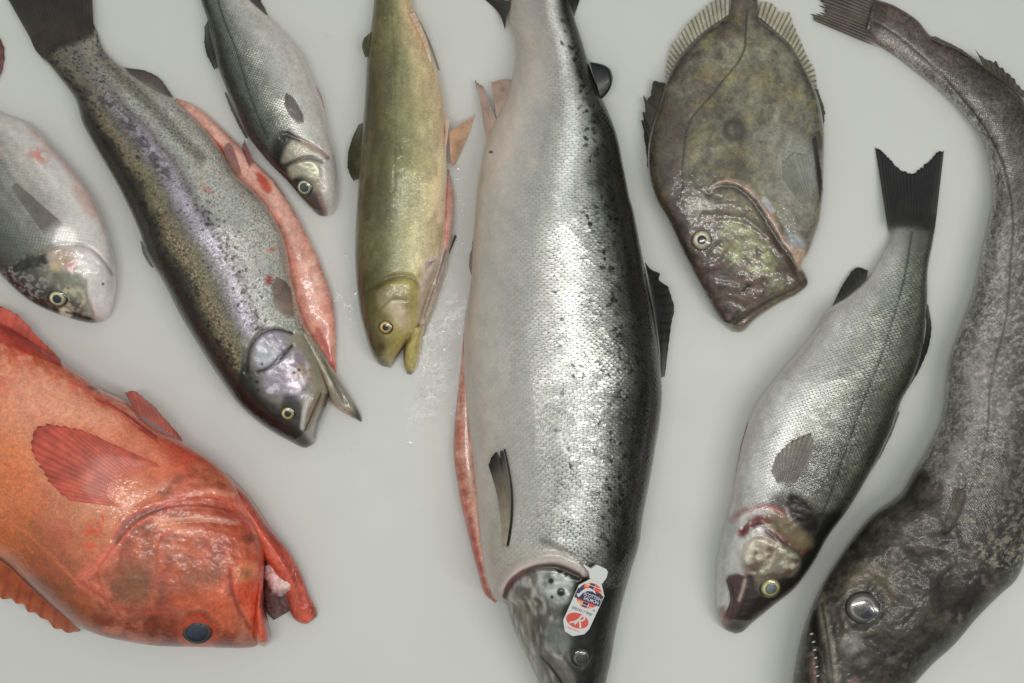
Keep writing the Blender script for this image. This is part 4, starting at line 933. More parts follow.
# ================================================================ john dory (flat, spiny)
T_ = thing('dory_fish', 'flat oval brown-olive fish with a round dark spot and spiny fins at the top', 'fish', 735, 150)
A = [(731,-14),(731,4),(728,14),(712,25),(694,40),(678,58),(667,79),(660,100),(653,122),(649,140),(648,160),(650,180),(657,202),(669,223),(680,247),(693,273),(709,302),(720,320),(727,326),(733,332)]
B = [(758,-14),(758,4),(760,17),(775,30),(791,45),(804,66),(814,87),(820,105),(824,130),(824,158),(823,190),(820,220),(815,236),(809,252),(802,266),(806,274),(808,284),(798,294),(777,305),(755,320),(742,332),(733,332)]
k = Skin(A, B, [(0,10),(.08,18),(.3,36),(.55,46),(.75,46),(.9,36),(1,20)], ns=460, na=250, p=.6, round_end=.04)
X, Y = k.X, k.Y
k.C = k.ramp([(0,(72,60,46)),(.12,(88,72,56)),(.22,(104,90,66)),(.4,(116,108,78)),(.6,(124,118,90)),(.8,(120,116,92)),(1,(112,104,86))], .25, 34)
k.paint(sstep(0.30, 0.78, fbm(X, Y, 26, 4, 3)), (140,134,108), .6); k.paint(sstep(0.40, 0.83, fbm(X, Y, 18, 4, 13)), (86,78,54), .65); k.paint(sstep(0.45, 0.83, fbm(X, Y, 9, 3, 23)), (70,62,48), .45)
k.paint(sstep(0.48, 0.80, fbm(X, Y, 15, 3, 29)), (138,122,70), .5)
k.paint(sstep(0.40, 0.78, fbm(X + Y * .6, Y * .4 - X * .2, 6, 3, 53)) * sstep(40, 90, Y), (96,88,64), .4)
k.paint(k.poly([(650,100),(668,90),(684,130),(684,190),(690,260),(660,210),(648,160)], 10), (82,62,46), .7)
k.paint(k.poly([(752,130),(790,130),(815,150),(816,200),(806,240),(784,220),(766,196),(756,160)], 16), (136,130,112), .5)
k.paint(k.poly([(788,150),(812,150),(818,180),(806,200),(790,186)], 12), (140,142,134), .5)
k.paint(sstep(40, -5, Y), (96,74,64), .7)
k.paint(k.line([(760,20),(776,34),(792,50),(806,74),(815,95)], 5, 5), (70,64,50), .6); k.paint(k.line([(728,14),(708,30),(688,50),(672,76)], 4, 5), (74,66,50), .6)
k.M[..., 0] = .3; k.M[..., 1] = .08; k.M[..., 2] = .32
ll = [(747,10),(746,29),(744,50),(738,62),(731,71),(720,84),(710,97),(698,110),(691,119),(686,132),(684,150),(682,171),(682,188)]
k.paint(k.line(ll, 1.3, 1.3), (56,46,32), .85); k.dz(k.line(ll, 2, 2), -.5)
k.paint((k.blob(734, 130, 12.5, 4)) * (1 - k.blob(734, 130, 5, 4) * .8), (58,54,38), .85)
k.paint(k.blob(762, 121, 4, 3), (66,60,42), .6)
k.paint(k.poly([(728,168),(744,160),(752,172),(740,180)], 6), (52,46,36), .55)
# head
hd = k.poly([(682,190),(700,184),(716,184),(734,180),(752,188),(768,208),(784,236),(798,262),(812,284),(780,308),(735,342),(716,322),(690,272),(672,232),(668,205)], 5)
k.paint(hd, k.ramp([(0,(66,50,42)),(.2,(88,70,58)),(.45,(118,102,78)),(.7,(104,88,64)),(1,(92,72,54))], .2, 16, 3)); k.mset(hd, scale=0, rough=.36, wet=.9)
k.paint(k.poly([(722,222),(740,222),(760,240),(776,262),(770,274),(748,268),(730,256)], 7) * sstep(0.15, 0.63, fbm(X, Y, 12, 3, 63)), (142,136,90), .85)
k.paint(k.poly([(716,190),(736,186),(750,196),(756,210),(730,210),(714,206)], 6), (108,92,70), .7)
k.paint(k.poly([(686,205),(704,196),(716,206),(712,214),(690,216)], 6), (136,122,104), .6)
k.paint(k.poly([(690,270),(720,262),(752,276),(770,285),(760,308),(736,326),(716,312)], 8), (98,70,62), .75)
k.paint(k.poly([(764,274),(782,274),(782,288),(768,288)], 4), (128,116,88), .7)
k.paint(sstep(0.45, 0.78, fbm(X, Y, 6, 3, 73)) * hd, (66,52,42), .5)
gl = [(712,190),(720,183),(733,181),(746,187),(756,196),(766,210),(776,226),(784,240),(794,252),(800,268)]
k.dz(k.line(gl, 5, 4), 2.2); k.paint(k.line(gl, 3, 4) * (.35 + .65 * fbm(X, Y, 9, 2, 307)), (168,128,112), .95); k.dz(k.line([(p[0] - 4, p[1] + 5) for p in gl], 4, 3), -2.5); k.paint(k.line([(p[0] - 4, p[1] + 5) for p in gl], 3, 2.5), (62,46,38), .85)
k.paint(k.poly([(786,230),(798,236),(806,246),(798,252),(790,244)], 4), (160,162,156), .7)
k.paint(k.line([(764,200),(772,210)], 4, 3), (180,172,164), .7)
k.paint(k.poly([(794,248),(806,250),(802,264),(797,262)], 3), (196,160,124), .7)
for ln in ([(704,216),(730,216),(752,222),(772,240),(786,262),(796,280)], [(742,276),(752,282),(764,276),(782,272)]):
    k.paint(k.line(ln, 4, 4), (82,56,44), .7); k.dz(k.line(ln, 5, 4), 1.5); 
k.paint(k.line([(744,292),(748,287)], 4, 2), (40,26,24), .9); k.dz(k.line([(744,292),(748,287)], 3, 2), -1.5)
lip = [(735,324),(750,313),(770,300),(790,291),(806,280)]
k.paint(k.line(lip, 3, 2), (60,42,36), .8); k.dz(k.line(lip, 4, 3), -2)
k.paint(k.line([(735,330),(752,318),(776,303),(800,291)], 4, 3), (112,82,66), .7)
k.dz(k.line([(735,331),(752,319),(776,304),(800,291)], 4, 3), 1.5)
k.paint(k.line([(722,322),(730,322),(738,312)], 2.5, 2), (50,34,30), .9)
k.paint(k.blob(702, 240, 15, 4), (92,78,66), .7); k.dz(k.blob(702, 240, 13, 4), -1.5)
k.dz((fbm(X, Y, 12, 3, 93) - .5) * hd, 2.6); k.dz(k.line([(690,262),(706,268),(722,262),(730,250)], 4, 4), 2.5); k.dz(k.line([(700,290),(716,284),(736,288)], 4, 4), 2.5); k.dz(k.line([(712,304),(728,300),(744,306)], 4, 4), -2.5); k.dz((fbm(X, Y, 34, 2, 95) - .5), 3); k.dz((fbm(X, Y, 14, 2, 97) - .5), .7)
k.C *= np.array([1.1, 1.15, 1.27]); k.C *= 1 + hd[..., None] * np.array([.14, .26, .2]); k.mott = 1.35; k.build('body', MAT['dory'], T_); DORY = k
eye(k, 702, 240, 10.5, 4.2, (160,154,128), (30,40,46), (110,100,84), T_, white=(206,198,166))
fin('soft_dorsal_fin', [(668,80),(680,58),(695,41),(713,26),(729,14)], [(665,76),(669,50),(681,31),(697,12),(712,0),(722,-6),(730,-4)], 21, 12, 6, (188,182,158), (196,190,170), (76,68,52), MAT['fin'], T_, jag=.10, raywid=.5, per=6, al=.72, rayk=.85)
fin('anal_fin', [(758,16),(775,30),(791,46),(804,67),(814,90)], [(761,0),(772,2),(783,12),(788,10),(799,36),(809,58),(815,70),(818,92)], 21, 12, 6, (186,180,154), (194,186,162), (72,64,48), MAT['fin'], T_, jag=.10, raywid=.5, per=6, al=.72, rayk=.85)
fin('spiny_dorsal_fin', [(650,172),(650,150),(653,126),(661,98),(666,84)], [(647,166),(642,130),(637,82),(643,98),(651,76),(657,78),(665,82)], 9, 14, 8, (76,66,54), (60,54,46), (50,44,38), MAT['fin'], T_, jag=.35, per=9, seed=3)
fin('spiny_anal_fin', [(815,88),(820,110),(822,134)], [(819,90),(826,112),(824,138)], 6, 14, 8, (84,78,66), (62,58,50), (56,50,44), MAT['fin'], T_, jag=.25, per=7)
fin('pelvic_fin', [(821,212),(824,196),(822,180)], [(812,130),(814,128),(818,150)], 4, 22, 24, (62,56,50), (50,48,46), (40,38,36), MAT['fin'], T_, jag=.1, over=k, lift=2.2, th=1.4)
fin('pectoral_fin', [(802,205),(808,204),(813,199)], [(781,176),(783,160),(794,150),(808,154)], 9, 40, 40, (118,118,106), (128,128,116), (98,96,84), MAT['fin'], T_, jag=.05, over=k, lift=.6, rayk=.3, gain=1.5, al=.5)
fin('tail_fin', [(731,-12),(744,-16),(758,-12)], [(706,-70),(730,-80),(758,-80),(782,-70)], 13, 8, 2, (110,96,78), (90,80,66), (70,60,50), MAT['fin'], T_, jag=.06)

# ================================================================ hake along the right edge
T_ = thing('hake', 'long curved grey-brown fish with dark head and large bluish eye at the right edge', 'fish', 960, 380)
A = [(874,0),(885,2),(897,7),(917,20),(932,37),(955,48),(987,67),(1022,97),(1048,150),(1064,220),(1070,300),(1066,380),(1056,450),(1044,510),(1030,550),(1016,580),(1000,595),(978,617),(954,645),(930,667),(910,690),(885,725),(855,760),(825,780),(803,782)]
B = [(866,33),(876,43),(886,50),(897,57),(917,72),(941,91),(964,114),(982,138),(990,164),(993,199),(983,249),(973,294),(959,332),(949,363),(945,400),(940,425),(928,449),(914,472),(901,494),(873,515),(854,537),(836,563),(821,588),(812,608),(802,637),(795,672),(790,710),(790,750),(803,782)]
k = Skin(A, B, [(0,10),(.05,16),(.15,28),(.3,46),(.5,66),(.68,82),(.8,84),(.92,66),(1,40)], ns=760, na=200, p=.78)
X, Y = k.X, k.Y
k.C = k.ramp([(0,(58,55,48)),(.25,(76,72,64)),(.45,(88,84,75)),(.6,(98,94,86)),(.72,(110,106,98)),(.88,(126,122,112)),(.96,(150,146,134)),(1,(150,145,132))], .08, 30)
k.M[..., 0] = 1.0; k.M[..., 1] = .12; k.M[..., 2] = .36
ps = sstep(.45, .62, k.n(4.5, 3, 3)); k.paint(ps, (66,62,56), .5)
k.paint(sstep(.5, .66, k.n(5, 3, 13, sx=.7)) * sstep(.2, .4, k.S), (136,130,118), .5)
k.paint(sstep(.5, .65, k.n(10, 3, 15)) * sstep(.4, .6, k.S) * sstep(.62, .8, k.V), (104,100,96), .5)
frontd = sstep(.5, .72, k.S)
k.paint(frontd, k.ramp([(0,(44,40,34)),(.4,(54,49,41)),(.7,(60,54,45)),(1,(70,64,54))], .15, 26), .75)
k.paint(frontd * sstep(.55, .66, k.n(4, 3, 23)) * sstep(.6, .45, k.V) * (Y < 570), (136,130,108), .75)
k.paint(sstep(.16, .03, k.S), (106,84,76), .75); k.paint(sstep(.10, .02, k.S) * sstep(.4, .9, k.V), (136,104,96), .5)
k.paint(k.poly([(872,34),(890,28),(915,46),(935,66),(925,70),(905,60)], 6), (136,128,120), .6)
ll = [(872,20),(900,38),(930,64),(955,90),(985,128),(1001,160),(1008,185),(1013,212),(1011,260),(1006,320),(997,355),(990,390),(988,425),(982,460),(970,490)]
k.paint(k.line(ll, 1.6, 1.6), (46,42,36), .85); k.dz(k.line(ll, 2.5, 2.5), -.8)
k.paint(k.line([(897,58),(941,93),(974,130),(988,166),(990,200),(980,250)], 6, 6), (156,152,138), .6)
# head
hd = k.poly([(1010,590),(978,560),(958,530),(946,505),(940,480),(910,470),(870,512),(830,560),(800,630),(780,700),(790,790),(840,790),(910,700),(960,650)], 8)
k.paint(hd, k.ramp([(0,(44,40,34)),(.3,(50,45,38)),(.5,(58,52,42)),(.7,(72,64,50)),(.88,(66,60,50)),(1,(60,56,48))], .2, 26, 3)); k.mset(hd, scale=.1, rough=.46, wet=1)
k.paint(hd * sstep(0.40, 0.76, fbm(X, Y, 16, 4, 33)), (84,76,62), .55); k.paint(hd * sstep(0.42, 0.78, fbm(X, Y, 9, 4, 43)), (36,33,29), .6)
k.paint(k.poly([(850,570),(880,566),(896,584),(890,606),(884,590),(862,584),(846,596)], 6), (112,98,72), .6)
k.dz(k.line([(960,470),(962,490),(956,512),(946,530)], 5, 4), -2.5)
k.paint(k.line([(1000,470),(985,505),(950,535)], 30, 14), (52,47,40), .4)
# mouth: dark gape beside a pale upper jaw, small teeth
k.paint(k.line([(818,592),(824,620),(830,650),(836,690)], 7, 4), (126,118,100), .85); k.dz(k.line([(818,592),(824,620),(830,650),(836,690)], 8, 4), 2.5)
k.paint(k.line([(822,604),(828,640),(834,690)], 2, 1.5), (60,54,46), .8)
k.paint(k.line([(813,600),(815,630),(817,660),(820,700)], 6, 3), (34,28,26), .95); k.dz(k.line([(813,600),(815,630),(817,660),(820,700)], 5, 3), -3)
k.paint(k.line([(812,655),(814,690)], 5, 3), (110,76,70), .8)
k.paint(k.blob(854, 684, 6, 4), (140,110,100), .7); k.paint(k.poly([(842,640),(856,632),(862,646),(850,656),(842,652)], 4), (130,126,114), .7)
for ln in ([(836,594),(842,580),(858,574),(876,580),(888,596)], [(842,612),(846,626),(858,634),(872,632)]):
    k.dz(k.line(ln, 5, 4), 1.8); k.paint(k.line(ln, 3, 3), (96,86,64), .6)
k.paint(sstep(.45, .95, fbm(X, Y, 6, 3, 301)) * hd * sstep(.3, .8, fbm(X, Y, 30, 2, 305)), (128,122,108), .35)
k.dz(k.blob(864, 607, 19, 4), -2)
k.dz((fbm(X, Y, 9, 3, 61) - .5) * hd, 3.0); k.dz((fbm(X, Y, 34, 2, 62) - .5) * hd, 6); k.dz((fbm(X, Y, 60, 2, 64) - .5), 4)
k.C *= np.array([1.14, 1.17, 1.24]); k.mott = 1.3; k.build('body', MAT['hake'], T_); HAKE = k
eye(k, 863, 608, 15.5, 9, (84,80,80), (22,30,56), (56,54,52), T_, dx=1.6, dy=1.2, bulge=.24, white=(138,132,130), ell=1.08)

for i, (x, y) in enumerate(((815,642),(816,650),(817,658),(818,667),(813,634),(819,676))):
    z = float(np.nan_to_num(k.height(np.array([x]), np.array([y])))[0])
    c = P(np.array(float(x)), np.array(float(y)), np.array(z + .002))
    V = []; F = []
    for r_, q_ in ((.0011, 0), (.0008, .35), (.0004, .7), (.00006, 1)):
        for a_ in range(8):
            V.append((c[0] - q_ * .0035 + r_ * math.cos(a_ * .785) * .9, c[1] + r_ * math.sin(a_ * .785), c[2] - .002 + q_ * .0035 + r_ * .2 * math.cos(a_ * .785)))
    for l_ in range(3):
        for a_ in range(8): F.append((l_ * 8 + a_, l_ * 8 + (a_ + 1) % 8, l_ * 8 + 8 + (a_ + 1) % 8, l_ * 8 + 8 + a_))
    F.append(tuple(range(24, 32))); F.append(tuple(range(7, -1, -1)))
    raw_mesh('tooth', np.array(V), F, MAT['tooth'], T_)
fin('tail_fin', [(884,50),(888,34),(891,18),(894,6)], [(803,16),(801,13),(816,6),(812,-2),(818,-10),(832,-18)], 15, 9, 3, (96,78,68), (84,70,58), (66,54,46), MAT['fin'], T_, jag=.14, per=8, mottle=.4, rayk=.4, over=k, lift=.7, fade=.3)
fin('dorsal_fin', [(984,66),(1000,78),(1012,88),(1026,100)], [(974,47),(996,60),(1008,68),(1030,96)], 9, 22, 12, (96,84,68), (80,70,56), (60,52,42), MAT['fin'], T_, jag=.3, per=8)
fin('dorsal_fin', [(930,37),(955,49),(982,66)], [(936,36),(960,48),(986,67)], 10, 18, 12, (70,62,52), (56,50,44), (50,44,38), MAT['fin'], T_, jag=.15)
fin('dorsal_fin', [(1050,150),(1066,220),(1072,300),(1068,380)], [(1066,148),(1086,220),(1090,300),(1082,384)], 22, 30, 10, (80,74,64), (60,56,50), (50,46,40), MAT['fin'], T_, jag=.12)
fin('pelvic_fin', [(946,408),(943,420),(938,430)], [(941,420),(938,428),(934,436)], 5, 24, 10, (60,54,48), (40,36,34), (40,36,34), MAT['fin'], T_, jag=.05)
fin('pectoral_fin', [(954,530),(948,534),(944,528)], [(967,500),(964,488),(956,486),(952,498)], 8, 70, 70, (96,88,74), (84,78,66), (72,66,56), MAT['fin'], T_, jag=.04, over=k, lift=1.8, al=.45)
# ================================================================ tag at the salmon's gill
TG = thing('gill_tag', 'small white plastic tag with blue banner and red oval clipped to salmon gill', 'tag', 584, 604)
cz, cn = SALMON.frame(584, 604, 12)
hz = [SALMON.height(np.array([float(x)]), np.array([float(y)]))[0] for x, y in ((594,580),(573,633),(566,606),(604,600))]
cn = (cn + Vector((0, 0, .5))).normalized()
org = Vector(P(np.array(584.5), np.array(604.5), np.array(cz + .0075)))
ax_y = Vector((.40, .915, 0)); ax_y = (ax_y - cn * ax_y.dot(cn)).normalized(); ax_x = ax_y.cross(cn).normalized()
def loc(x, y, h=0):  # tag plane, millimetres
    sk_ = .0
    return org + ax_x * (x * .001) + ax_y * (y * .001) + cn * (h * .001)
def plate(name, pts, h0, h1, mat, parent):
    n = len(pts); V = [loc(x, y, h0) for x, y in pts] + [loc(x, y, h1) for x, y in pts]
    F = [tuple(range(n, 2 * n)), tuple(range(n - 1, -1, -1))] + [(i, (i + 1) % n, (i + 1) % n + n, i + n) for i in range(n)]
    return raw_mesh(name, np.array([tuple(v) for v in V]), F, mat, parent, smooth=False)
tw = plain_mat('white_tag', (188,188,186), .35); tb = plain_mat('navy_print', (34,36,92), .35); tr = plain_mat('red_print', (214,70,62), .35)
to = plain_mat('orange_print', (226,140,50), .35); tk = plain_mat('grey_print', (86,86,90), .4)
card = plate('card', [(-13,-21),(-7,-30),(2,-31.5),(11.5,-26),(14,-20),(14.5,14),(6.5,24.5),(-4.5,25),(-13,15)], -.5, .5, tw, TG)
plate('clip', [(-6.5,25),(7,24.5),(8.5,31),(7.5,36.5),(5,38.5),(-5,39),(-7.5,36),(-9,33.5),(-17,35),(-17.5,33.8),(-9.5,30)], -1.6, 1.8, tw, TG)
def disc(cx, cy, rx, ry, n=40): return [(cx + rx * math.cos(i * 2 * math.pi / n), cy + ry * math.sin(i * 2 * math.pi / n)) for i in range(n)]
# tartan roundel: red ground, navy, orange and white checks clipped to the circle
R0 = 12.3; cx0, cy0 = .6, 9.5
plate('roundel', disc(cx0, cy0, R0, R0), .5, .62, tr, card)
def chord(x0, x1, y0, y1):
    pts = []
    for yy in np.linspace(y0, y1, 6):
        w = math.sqrt(max(0, R0**2 - (yy - cy0)**2)); pts.append((max(cx0 - w, x0), yy, min(cx0 + w, x1)))
    pts = [q for q in pts if q[2] - q[0] > .3]
    if len(pts) < 2: return None
    return [(q[2], q[1]) for q in pts] + [(q[0], q[1]) for q in pts[::-1]]
for x0, x1, y0, y1, m in ((-2.5,3,-3,2.2,tb),(-7.5,-3.5,-3,2.2,to),(4.8,8.6,-1,2.2,tr),(-3,1.5,16.2,22,tb),(-7.5,-3.6,16.2,22,to),(3,7,17,22,tr),(8,13,12,17,to),(-12,-8,13,17,tb),(-3.1,-2.5,-3,2.2,tw),(3,3.6,-3,2.2,tw),(1.6,2.2,16,22,tw),(-9,10,-.6,.0,tw),(-8,9,18.6,19.2,tw)):
    c_ = chord(x0, x1, y0, y1)
    if c_: plate('check', c_, .62, .70 + .03 * (m is tw), m, card)
plate('banner', [(-12.6,3.2),(13.6,3.2),(13.8,13.4),(9,15.2),(3,14.6),(-2,15.6),(-8,14.2),(-12.6,12.2)], .76, .88, tb, card)
plate('leaping_fish_mark', [(-10.5,5.2),(-8.4,4.6),(-7.6,7),(-6.2,10),(-3,13),(1.5,14.2),(6,13),(3.5,15.4),(-1.5,16.4),(-6,14.6),(-8.6,10.6),(-9.6,8),(-11.6,7.2)], .9, .98, tw, card)
def text(name, body, x, y, size, mat, parent, h=.98, sx=1.0):
    cu = bpy.data.curves.new(name, 'FONT'); cu.body = body; cu.size = size; cu.align_x = 'CENTER'; cu.align_y = 'CENTER'; cu.extrude = .03; cu.offset = .012 * size
    o = bpy.data.objects.new('tmp', cu); COL.objects.link(o)
    dg = bpy.context.evaluated_depsgraph_get(); me = bpy.data.meshes.new_from_object(o.evaluated_get(dg))
    V = np.array([tuple(loc(x + v.co.x * sx, y + v.co.y, h + v.co.z)) for v in me.vertices]); F = [tuple(p.vertices) for p in me.polygons]
    bpy.data.objects.remove(o); 
    return raw_mesh(name, V, F, mat, parent, smooth=False)
text('lettering', 'SCOTTISH', 3.8, 9.6, 4.3, tw, card, sx=.92)
text('lettering', 'SALMON', 4.2, 5.8, 4.3, tw, card, sx=.92)
text('serial_number', '00054217 9900', .4, -6.6, 3.7, tk, card, h=.55, sx=.92)
text('small_print', 'TM', 10.6, -2.2, 2.2, tk, card, h=.55)
ov = plate('oval', disc(-.2, -16.4, 11.4, 7.0, 48), .5, .64, tr, card)
# white looped letter and its slanting foot
def ribbon(pts, w): 
    p = spline(pts, 40); d = np.gradient(p, axis=0); d /= np.linalg.norm(d, axis=1)[:, None]; nn = np.stack([-d[:, 1], d[:, 0]], -1) * w / 2
    return [tuple(q) for q in np.vstack([p + nn, (p - nn)[::-1]])]
plate('letter_stroke', ribbon([(-1.2,-20.6),(.2,-16),(1.8,-11)], 1.7), .66, .74, tw, ov)
plate('letter_stroke', ribbon([(.8,-11.2),(4.4,-10.6),(5.4,-13),(3.2,-15.2),(.6,-15.6)], 1.4), .66, .76, tw, ov)
plate('letter_stroke', ribbon([(1.6,-15.4),(3.4,-18),(5.6,-21.8)], 1.7), .66, .78, tw, ov)
plate('letter_stroke', ribbon([(-6.6,-20.6),(-3,-18.6),(.4,-15.2)], 1.5), .66, .80, tw, ov)
text('small_print', 'LABEL ROUGE', -.6, -25.6, 2.0, tr, card, h=.55)

# ================================================================ white board
def board_mat():
    m = bpy.data.materials.new('white_board'); m.use_nodes = True
    nt = m.node_tree; L = nt.links.new; bs = nt.nodes['Principled BSDF']
    tc = nt.nodes.new('ShaderNodeTexCoord'); o = tc.outputs['Object']
    n1 = N(nt, 'ShaderNodeTexNoise', Scale=5., Detail=5., Roughness=.6); L(o, n1.inputs['Vector'])
    n2 = N(nt, 'ShaderNodeTexNoise', Scale=60., Detail=4.); L(o, n2.inputs['Vector'])
    cr = nt.nodes.new('ShaderNodeValToRGB'); L(n1.outputs[0], cr.inputs[0])
    cr.color_ramp.elements[0].position = .3; cr.color_ramp.elements[1].position = .7
    cr.color_ramp.elements[0].color = (.635, .64, .61, 1); cr.color_ramp.elements[1].color = (.65, .655, .625, 1)
    # faint smears of fish juice
    mp = nt.nodes.new('ShaderNodeMapping'); L(o, mp.inputs[0]); mp.inputs['Scale'].default_value = (14, 30, 1); mp.inputs['Rotation'].default_value = (0, 0, .5)
    n3 = N(nt, 'ShaderNodeTexNoise', Scale=1., Detail=4., Roughness=.65); L(mp.outputs[0], n3.inputs['Vector'])
    sm = nt.nodes.new('ShaderNodeMapRange'); L(n3.outputs[0], sm.inputs[0]); sm.inputs[1].default_value = .66; sm.inputs[2].default_value = .82; sm.inputs[4].default_value = .5
    mx = nt.nodes.new('ShaderNodeMix'); mx.data_type = 'RGBA'; L(sm.outputs[0], mx.inputs[0]); L(cr.outputs[0], mx.inputs[6]); mx.inputs[7].default_value = (.50, .46, .40, 1)
    L(mx.outputs[2], bs.inputs['Base Color'])
    # wet patches: glossier with rippled film
    n4 = N(nt, 'ShaderNodeTexNoise', Scale=9., Detail=3.); L(o, n4.inputs['Vector'])
    rr = nt.nodes.new('ShaderNodeMapRange'); L(n4.outputs[0], rr.inputs[0]); rr.inputs[1].default_value = .4; rr.inputs[2].default_value = .62; rr.inputs[3].default_value = .5; rr.inputs[4].default_value = .34
    L(rr.outputs[0], bs.inputs['Roughness'])
    # knife scratches and pebbled plastic
    mp2 = nt.nodes.new('ShaderNodeMapping'); L(o, mp2.inputs[0]); mp2.inputs['Scale'].default_value = (600, 18, 1); mp2.inputs['Rotation'].default_value = (0, 0, 1.1)
    n5 = N(nt, 'ShaderNodeTexNoise', Scale=1., Detail=2.); L(mp2.outputs[0], n5.inputs['Vector'])
    ad = math_n(nt, 'ADD', n2.outputs[0], math_n(nt, 'MULTIPLY', n5.outputs[0], .6))
    b = nt.nodes.new('ShaderNodeBump'); b.inputs['Strength'].default_value = .08; b.inputs['Distance'].default_value = .001; L(ad, b.inputs['Height']); L(b.outputs[0], bs.inputs['Normal'])
    bs.inputs['Specular IOR Level'].default_value = .35
    # a film of water with small ripples where the fish have dripped
    sx_ = nt.nodes.new('ShaderNodeSeparateXYZ'); L(o, sx_.inputs[0])
    def patch(cx, cy, rx, ry):
        a_ = math_n(nt, 'POWER', math_n(nt, 'ABSOLUTE', math_n(nt, 'DIVIDE', math_n(nt, 'SUBTRACT', sx_.outputs[0], (cx - 512) * .001), rx * .001)), 2.)
        b_ = math_n(nt, 'POWER', math_n(nt, 'ABSOLUTE', math_n(nt, 'DIVIDE', math_n(nt, 'SUBTRACT', sx_.outputs[1], (341.5 - cy) * .001), ry * .001)), 2.)
        return math_n(nt, 'SUBTRACT', 1., math_n(nt, 'ADD', a_, b_), clamp=True)
    wm_ = None
    for q_ in ((440, 350, 48, 130), (462, 200, 24, 150), (347, 270, 18, 70), (470, 560, 22, 60)):
        v_ = patch(*q_); wm_ = v_ if wm_ is None else math_n(nt, 'MAXIMUM', wm_, v_)
    n6 = N(nt, 'ShaderNodeTexNoise', Scale=26., Detail=3., Roughness=.6); L(o, n6.inputs['Vector'])
    wet_ = math_n(nt, 'MULTIPLY', wm_, math_n(nt, 'MULTIPLY', math_n(nt, 'SUBTRACT', n6.outputs[0], .42), 3., clamp=True))
    L(math_n(nt, 'MULTIPLY', wet_, .45), bs.inputs['Coat Weight'])
    bs.inputs['Coat Roughness'].default_value = .05; bs.inputs['Coat IOR'].default_value = 1.45
    mp3 = nt.nodes.new('ShaderNodeMapping'); L(o, mp3.inputs[0]); mp3.inputs['Scale'].default_value = (1.25, .75, 1); mp3.inputs['Rotation'].default_value = (0, 0, .3)
    n7 = N(nt, 'ShaderNodeTexNoise', Scale=125., Detail=2., Roughness=.45); L(mp3.outputs[0], n7.inputs['Vector'])
    b3 = nt.nodes.new('ShaderNodeBump'); b3.inputs['Strength'].default_value = .36; b3.inputs['Distance'].default_value = .002; L(n7.outputs[0], b3.inputs['Height']); L(b3.outputs[0], bs.inputs['Coat Normal'])
    return m
import bmesh
bm = bmesh.new(); bmesh.ops.create_cube(bm, size=1.0)
for v in bm.verts: v.co = Vector((v.co.x * 2.6, v.co.y * 1.8, v.co.z * .03 - .015))
me = bpy.data.meshes.new('board'); bm.to_mesh(me); bm.free(); me.materials.append(board_mat())
board = bpy.data.objects.new('board', me); COL.objects.link(board); board['kind'] = 'structure'

# ---------------------------------------------------------------- water left on the board
wm = bpy.data.materials.new('water'); wm.use_nodes = True
nt = wm.node_tree; nt.nodes.clear(); mo = nt.nodes.new('ShaderNodeOutputMaterial'); mxs = nt.nodes.new('ShaderNodeMixShader')
tr_ = nt.nodes.new('ShaderNodeBsdfTransparent'); gl_ = nt.nodes.new('ShaderNodeBsdfGlossy'); gl_.inputs['Roughness'].default_value = .06
fr_ = nt.nodes.new('ShaderNodeFresnel'); fr_.inputs['IOR'].default_value = 1.45
tr_.inputs[0].default_value = (1, 1, 1, 1)
geo_ = nt.nodes.new('ShaderNodeNewGeometry')
nt.links.new(math_n(nt, 'MULTIPLY', math_n(nt, 'MINIMUM', fr_.outputs[0], .14), math_n(nt, 'SUBTRACT', 1., geo_.outputs['Backfacing'])), mxs.inputs[0]); nt.links.new(tr_.outputs[0], mxs.inputs[1]); nt.links.new(gl_.outputs[0], mxs.inputs[2]); nt.links.new(mxs.outputs[0], mo.inputs[0])
rg = np.random.default_rng(11)
fish_out = [q.outline[::4] for q in (SALMON, TROUT, CHAR, BASS, RED, DORY, HAKE, SB)]
V, F = [], []
def drop(px, py, r, el, an, h):
    na = 14; ca, sa = math.cos(an), math.sin(an); ph = rg.random(3) * 6.28
    base = len(V)
    for i, f in enumerate((1.0, .8, .5, .2)):
        for j in range(na):
            t = j / na * 2 * math.pi
            rad = r * f * (1 + .28 * math.sin(2 * t + ph[0]) + .18 * math.sin(3 * t + ph[1]) + .10 * math.sin(5 * t + ph[2]))
            x = rad * math.cos(t) * el; y = rad * math.sin(t)
            z = .00012 + h * .001 * (1 - f * f) + .00006 * math.sin(4 * t + ph[1]) * f
            V.append(((px - 512 + x * ca - y * sa) * .001, (341.5 - py + x * sa + y * ca) * .001, z))
    for i in range(3):
        for j in range(na): F.append((base + i * na + j, base + i * na + (j + 1) % na, base + i * na + na + (j + 1) % na, base + i * na + na + j))
    F.append(tuple(base + 3 * na + j for j in range(na)))
    F.append(tuple(base + j for j in range(na - 1, -1, -1)))
spots_ = [((430,385),18,45,170),((446,330),12,60,170),((462,210),7,60,110),((345,260),12,50,30),((345,440),24,10,10),((470,560),10,40,16),((352,330),16,40,24),((250,470),100,50,4),((430,520),40,50,6)]
for (c_, sx_, sy_, n_) in spots_:
    for i in range(n_):
        px, py = c_[0] + rg.normal() * sx_ * .6, c_[1] + rg.normal() * sy_ * .6
        if any(inside(np.array([px]), np.array([py]), q)[0] for q in fish_out): continue
        big = rg.random() < .05
        drop(px, py, rg.uniform(1.2, 1.8) if big else rg.uniform(.3, .9), rg.uniform(1, 2.6), rg.uniform(0, 3.14), rg.uniform(.06, .2))
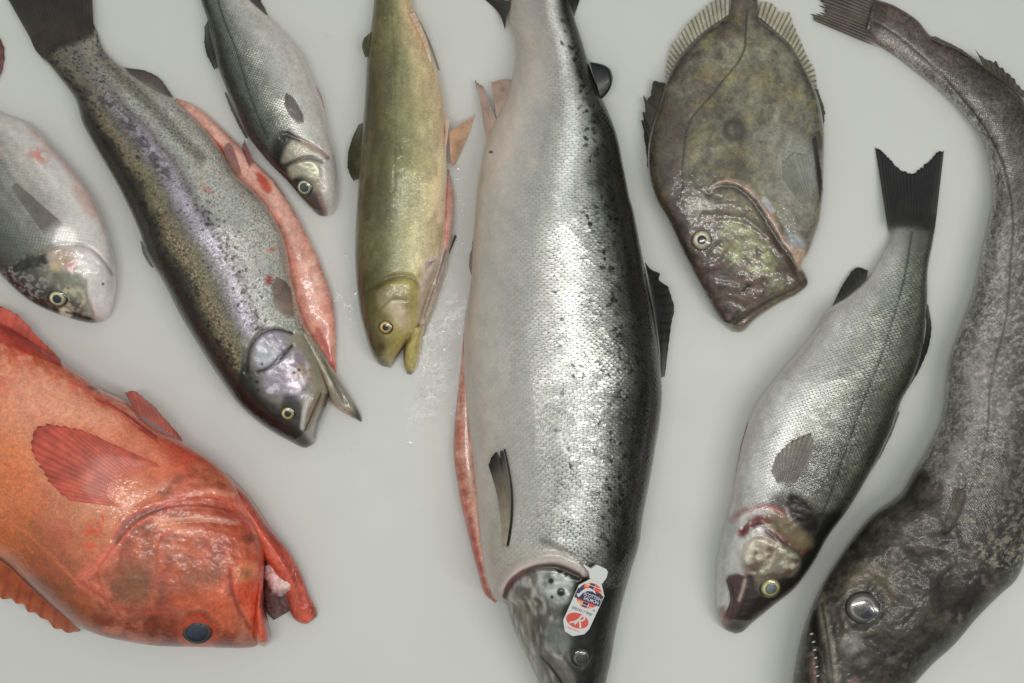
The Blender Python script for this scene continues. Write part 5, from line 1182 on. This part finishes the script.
wo = raw_mesh('water_drops', np.array(V), F, wm, None); wo['kind'] = 'stuff'; wo['label'] = 'scattered clear water drops and wet streaks left on the white board'

# ================================================================ light and camera
w = bpy.data.worlds.new('World'); SC.world = w; w.use_nodes = True
nt = w.node_tree; tcw = nt.nodes.new('ShaderNodeTexCoord'); sxw = nt.nodes.new('ShaderNodeSeparateXYZ'); nt.links.new(tcw.outputs['Generated'], sxw.inputs[0])
rw = nt.nodes.new('ShaderNodeValToRGB'); nt.links.new(sxw.outputs[2], rw.inputs[0])          # dim walls low down, pale ceiling overhead
rw.color_ramp.elements[0].position = .15; rw.color_ramp.elements[0].color = (.07, .072, .07, 1)
rw.color_ramp.elements[1].position = .85; rw.color_ramp.elements[1].color = (.95, 1.0, .97, 1)
nt.links.new(rw.outputs[0], nt.nodes['Background'].inputs[0]); nt.nodes['Background'].inputs[1].default_value = WORLD
def lamp(name, x, y, z, sx, sy, power, col, tx=0, ty=0):
    l = bpy.data.lights.new(name, 'AREA'); l.shape = 'RECTANGLE'; l.size = sx; l.size_y = sy; l.energy = power; l.color = col
    o = bpy.data.objects.new(name, l); COL.objects.link(o); o.location = (x, y, z)
    o.rotation_euler = (Vector((x, y, z)) - Vector((tx, ty, 0))).to_track_quat('Z', 'Y').to_euler()
    return o
for a_ in LAMPS: lamp(*a_)
cd = bpy.data.cameras.new('camera'); cam = bpy.data.objects.new('camera', cd); COL.objects.link(cam)
cam.location = (0, 0, CAM_H); cd.sensor_width = 36; cd.lens = 36 * CAM_H / 1.024; cd.clip_start = .01; cd.clip_end = 50
cd.dof.use_dof = True; cd.dof.focus_distance = CAM_H - .075; cd.dof.aperture_fstop = 3.5
SC.camera = cam
SC.render.resolution_x = 1024; SC.render.resolution_y = 683
SC.view_settings.view_transform = 'Standard'; SC.view_settings.look = 'None'; SC.view_settings.exposure = 0; SC.view_settings.gamma = 1
SC.cycles.use_denoising = True; SC.cycles.max_bounces = 6; SC.cycles.sample_clamp_indirect = 4
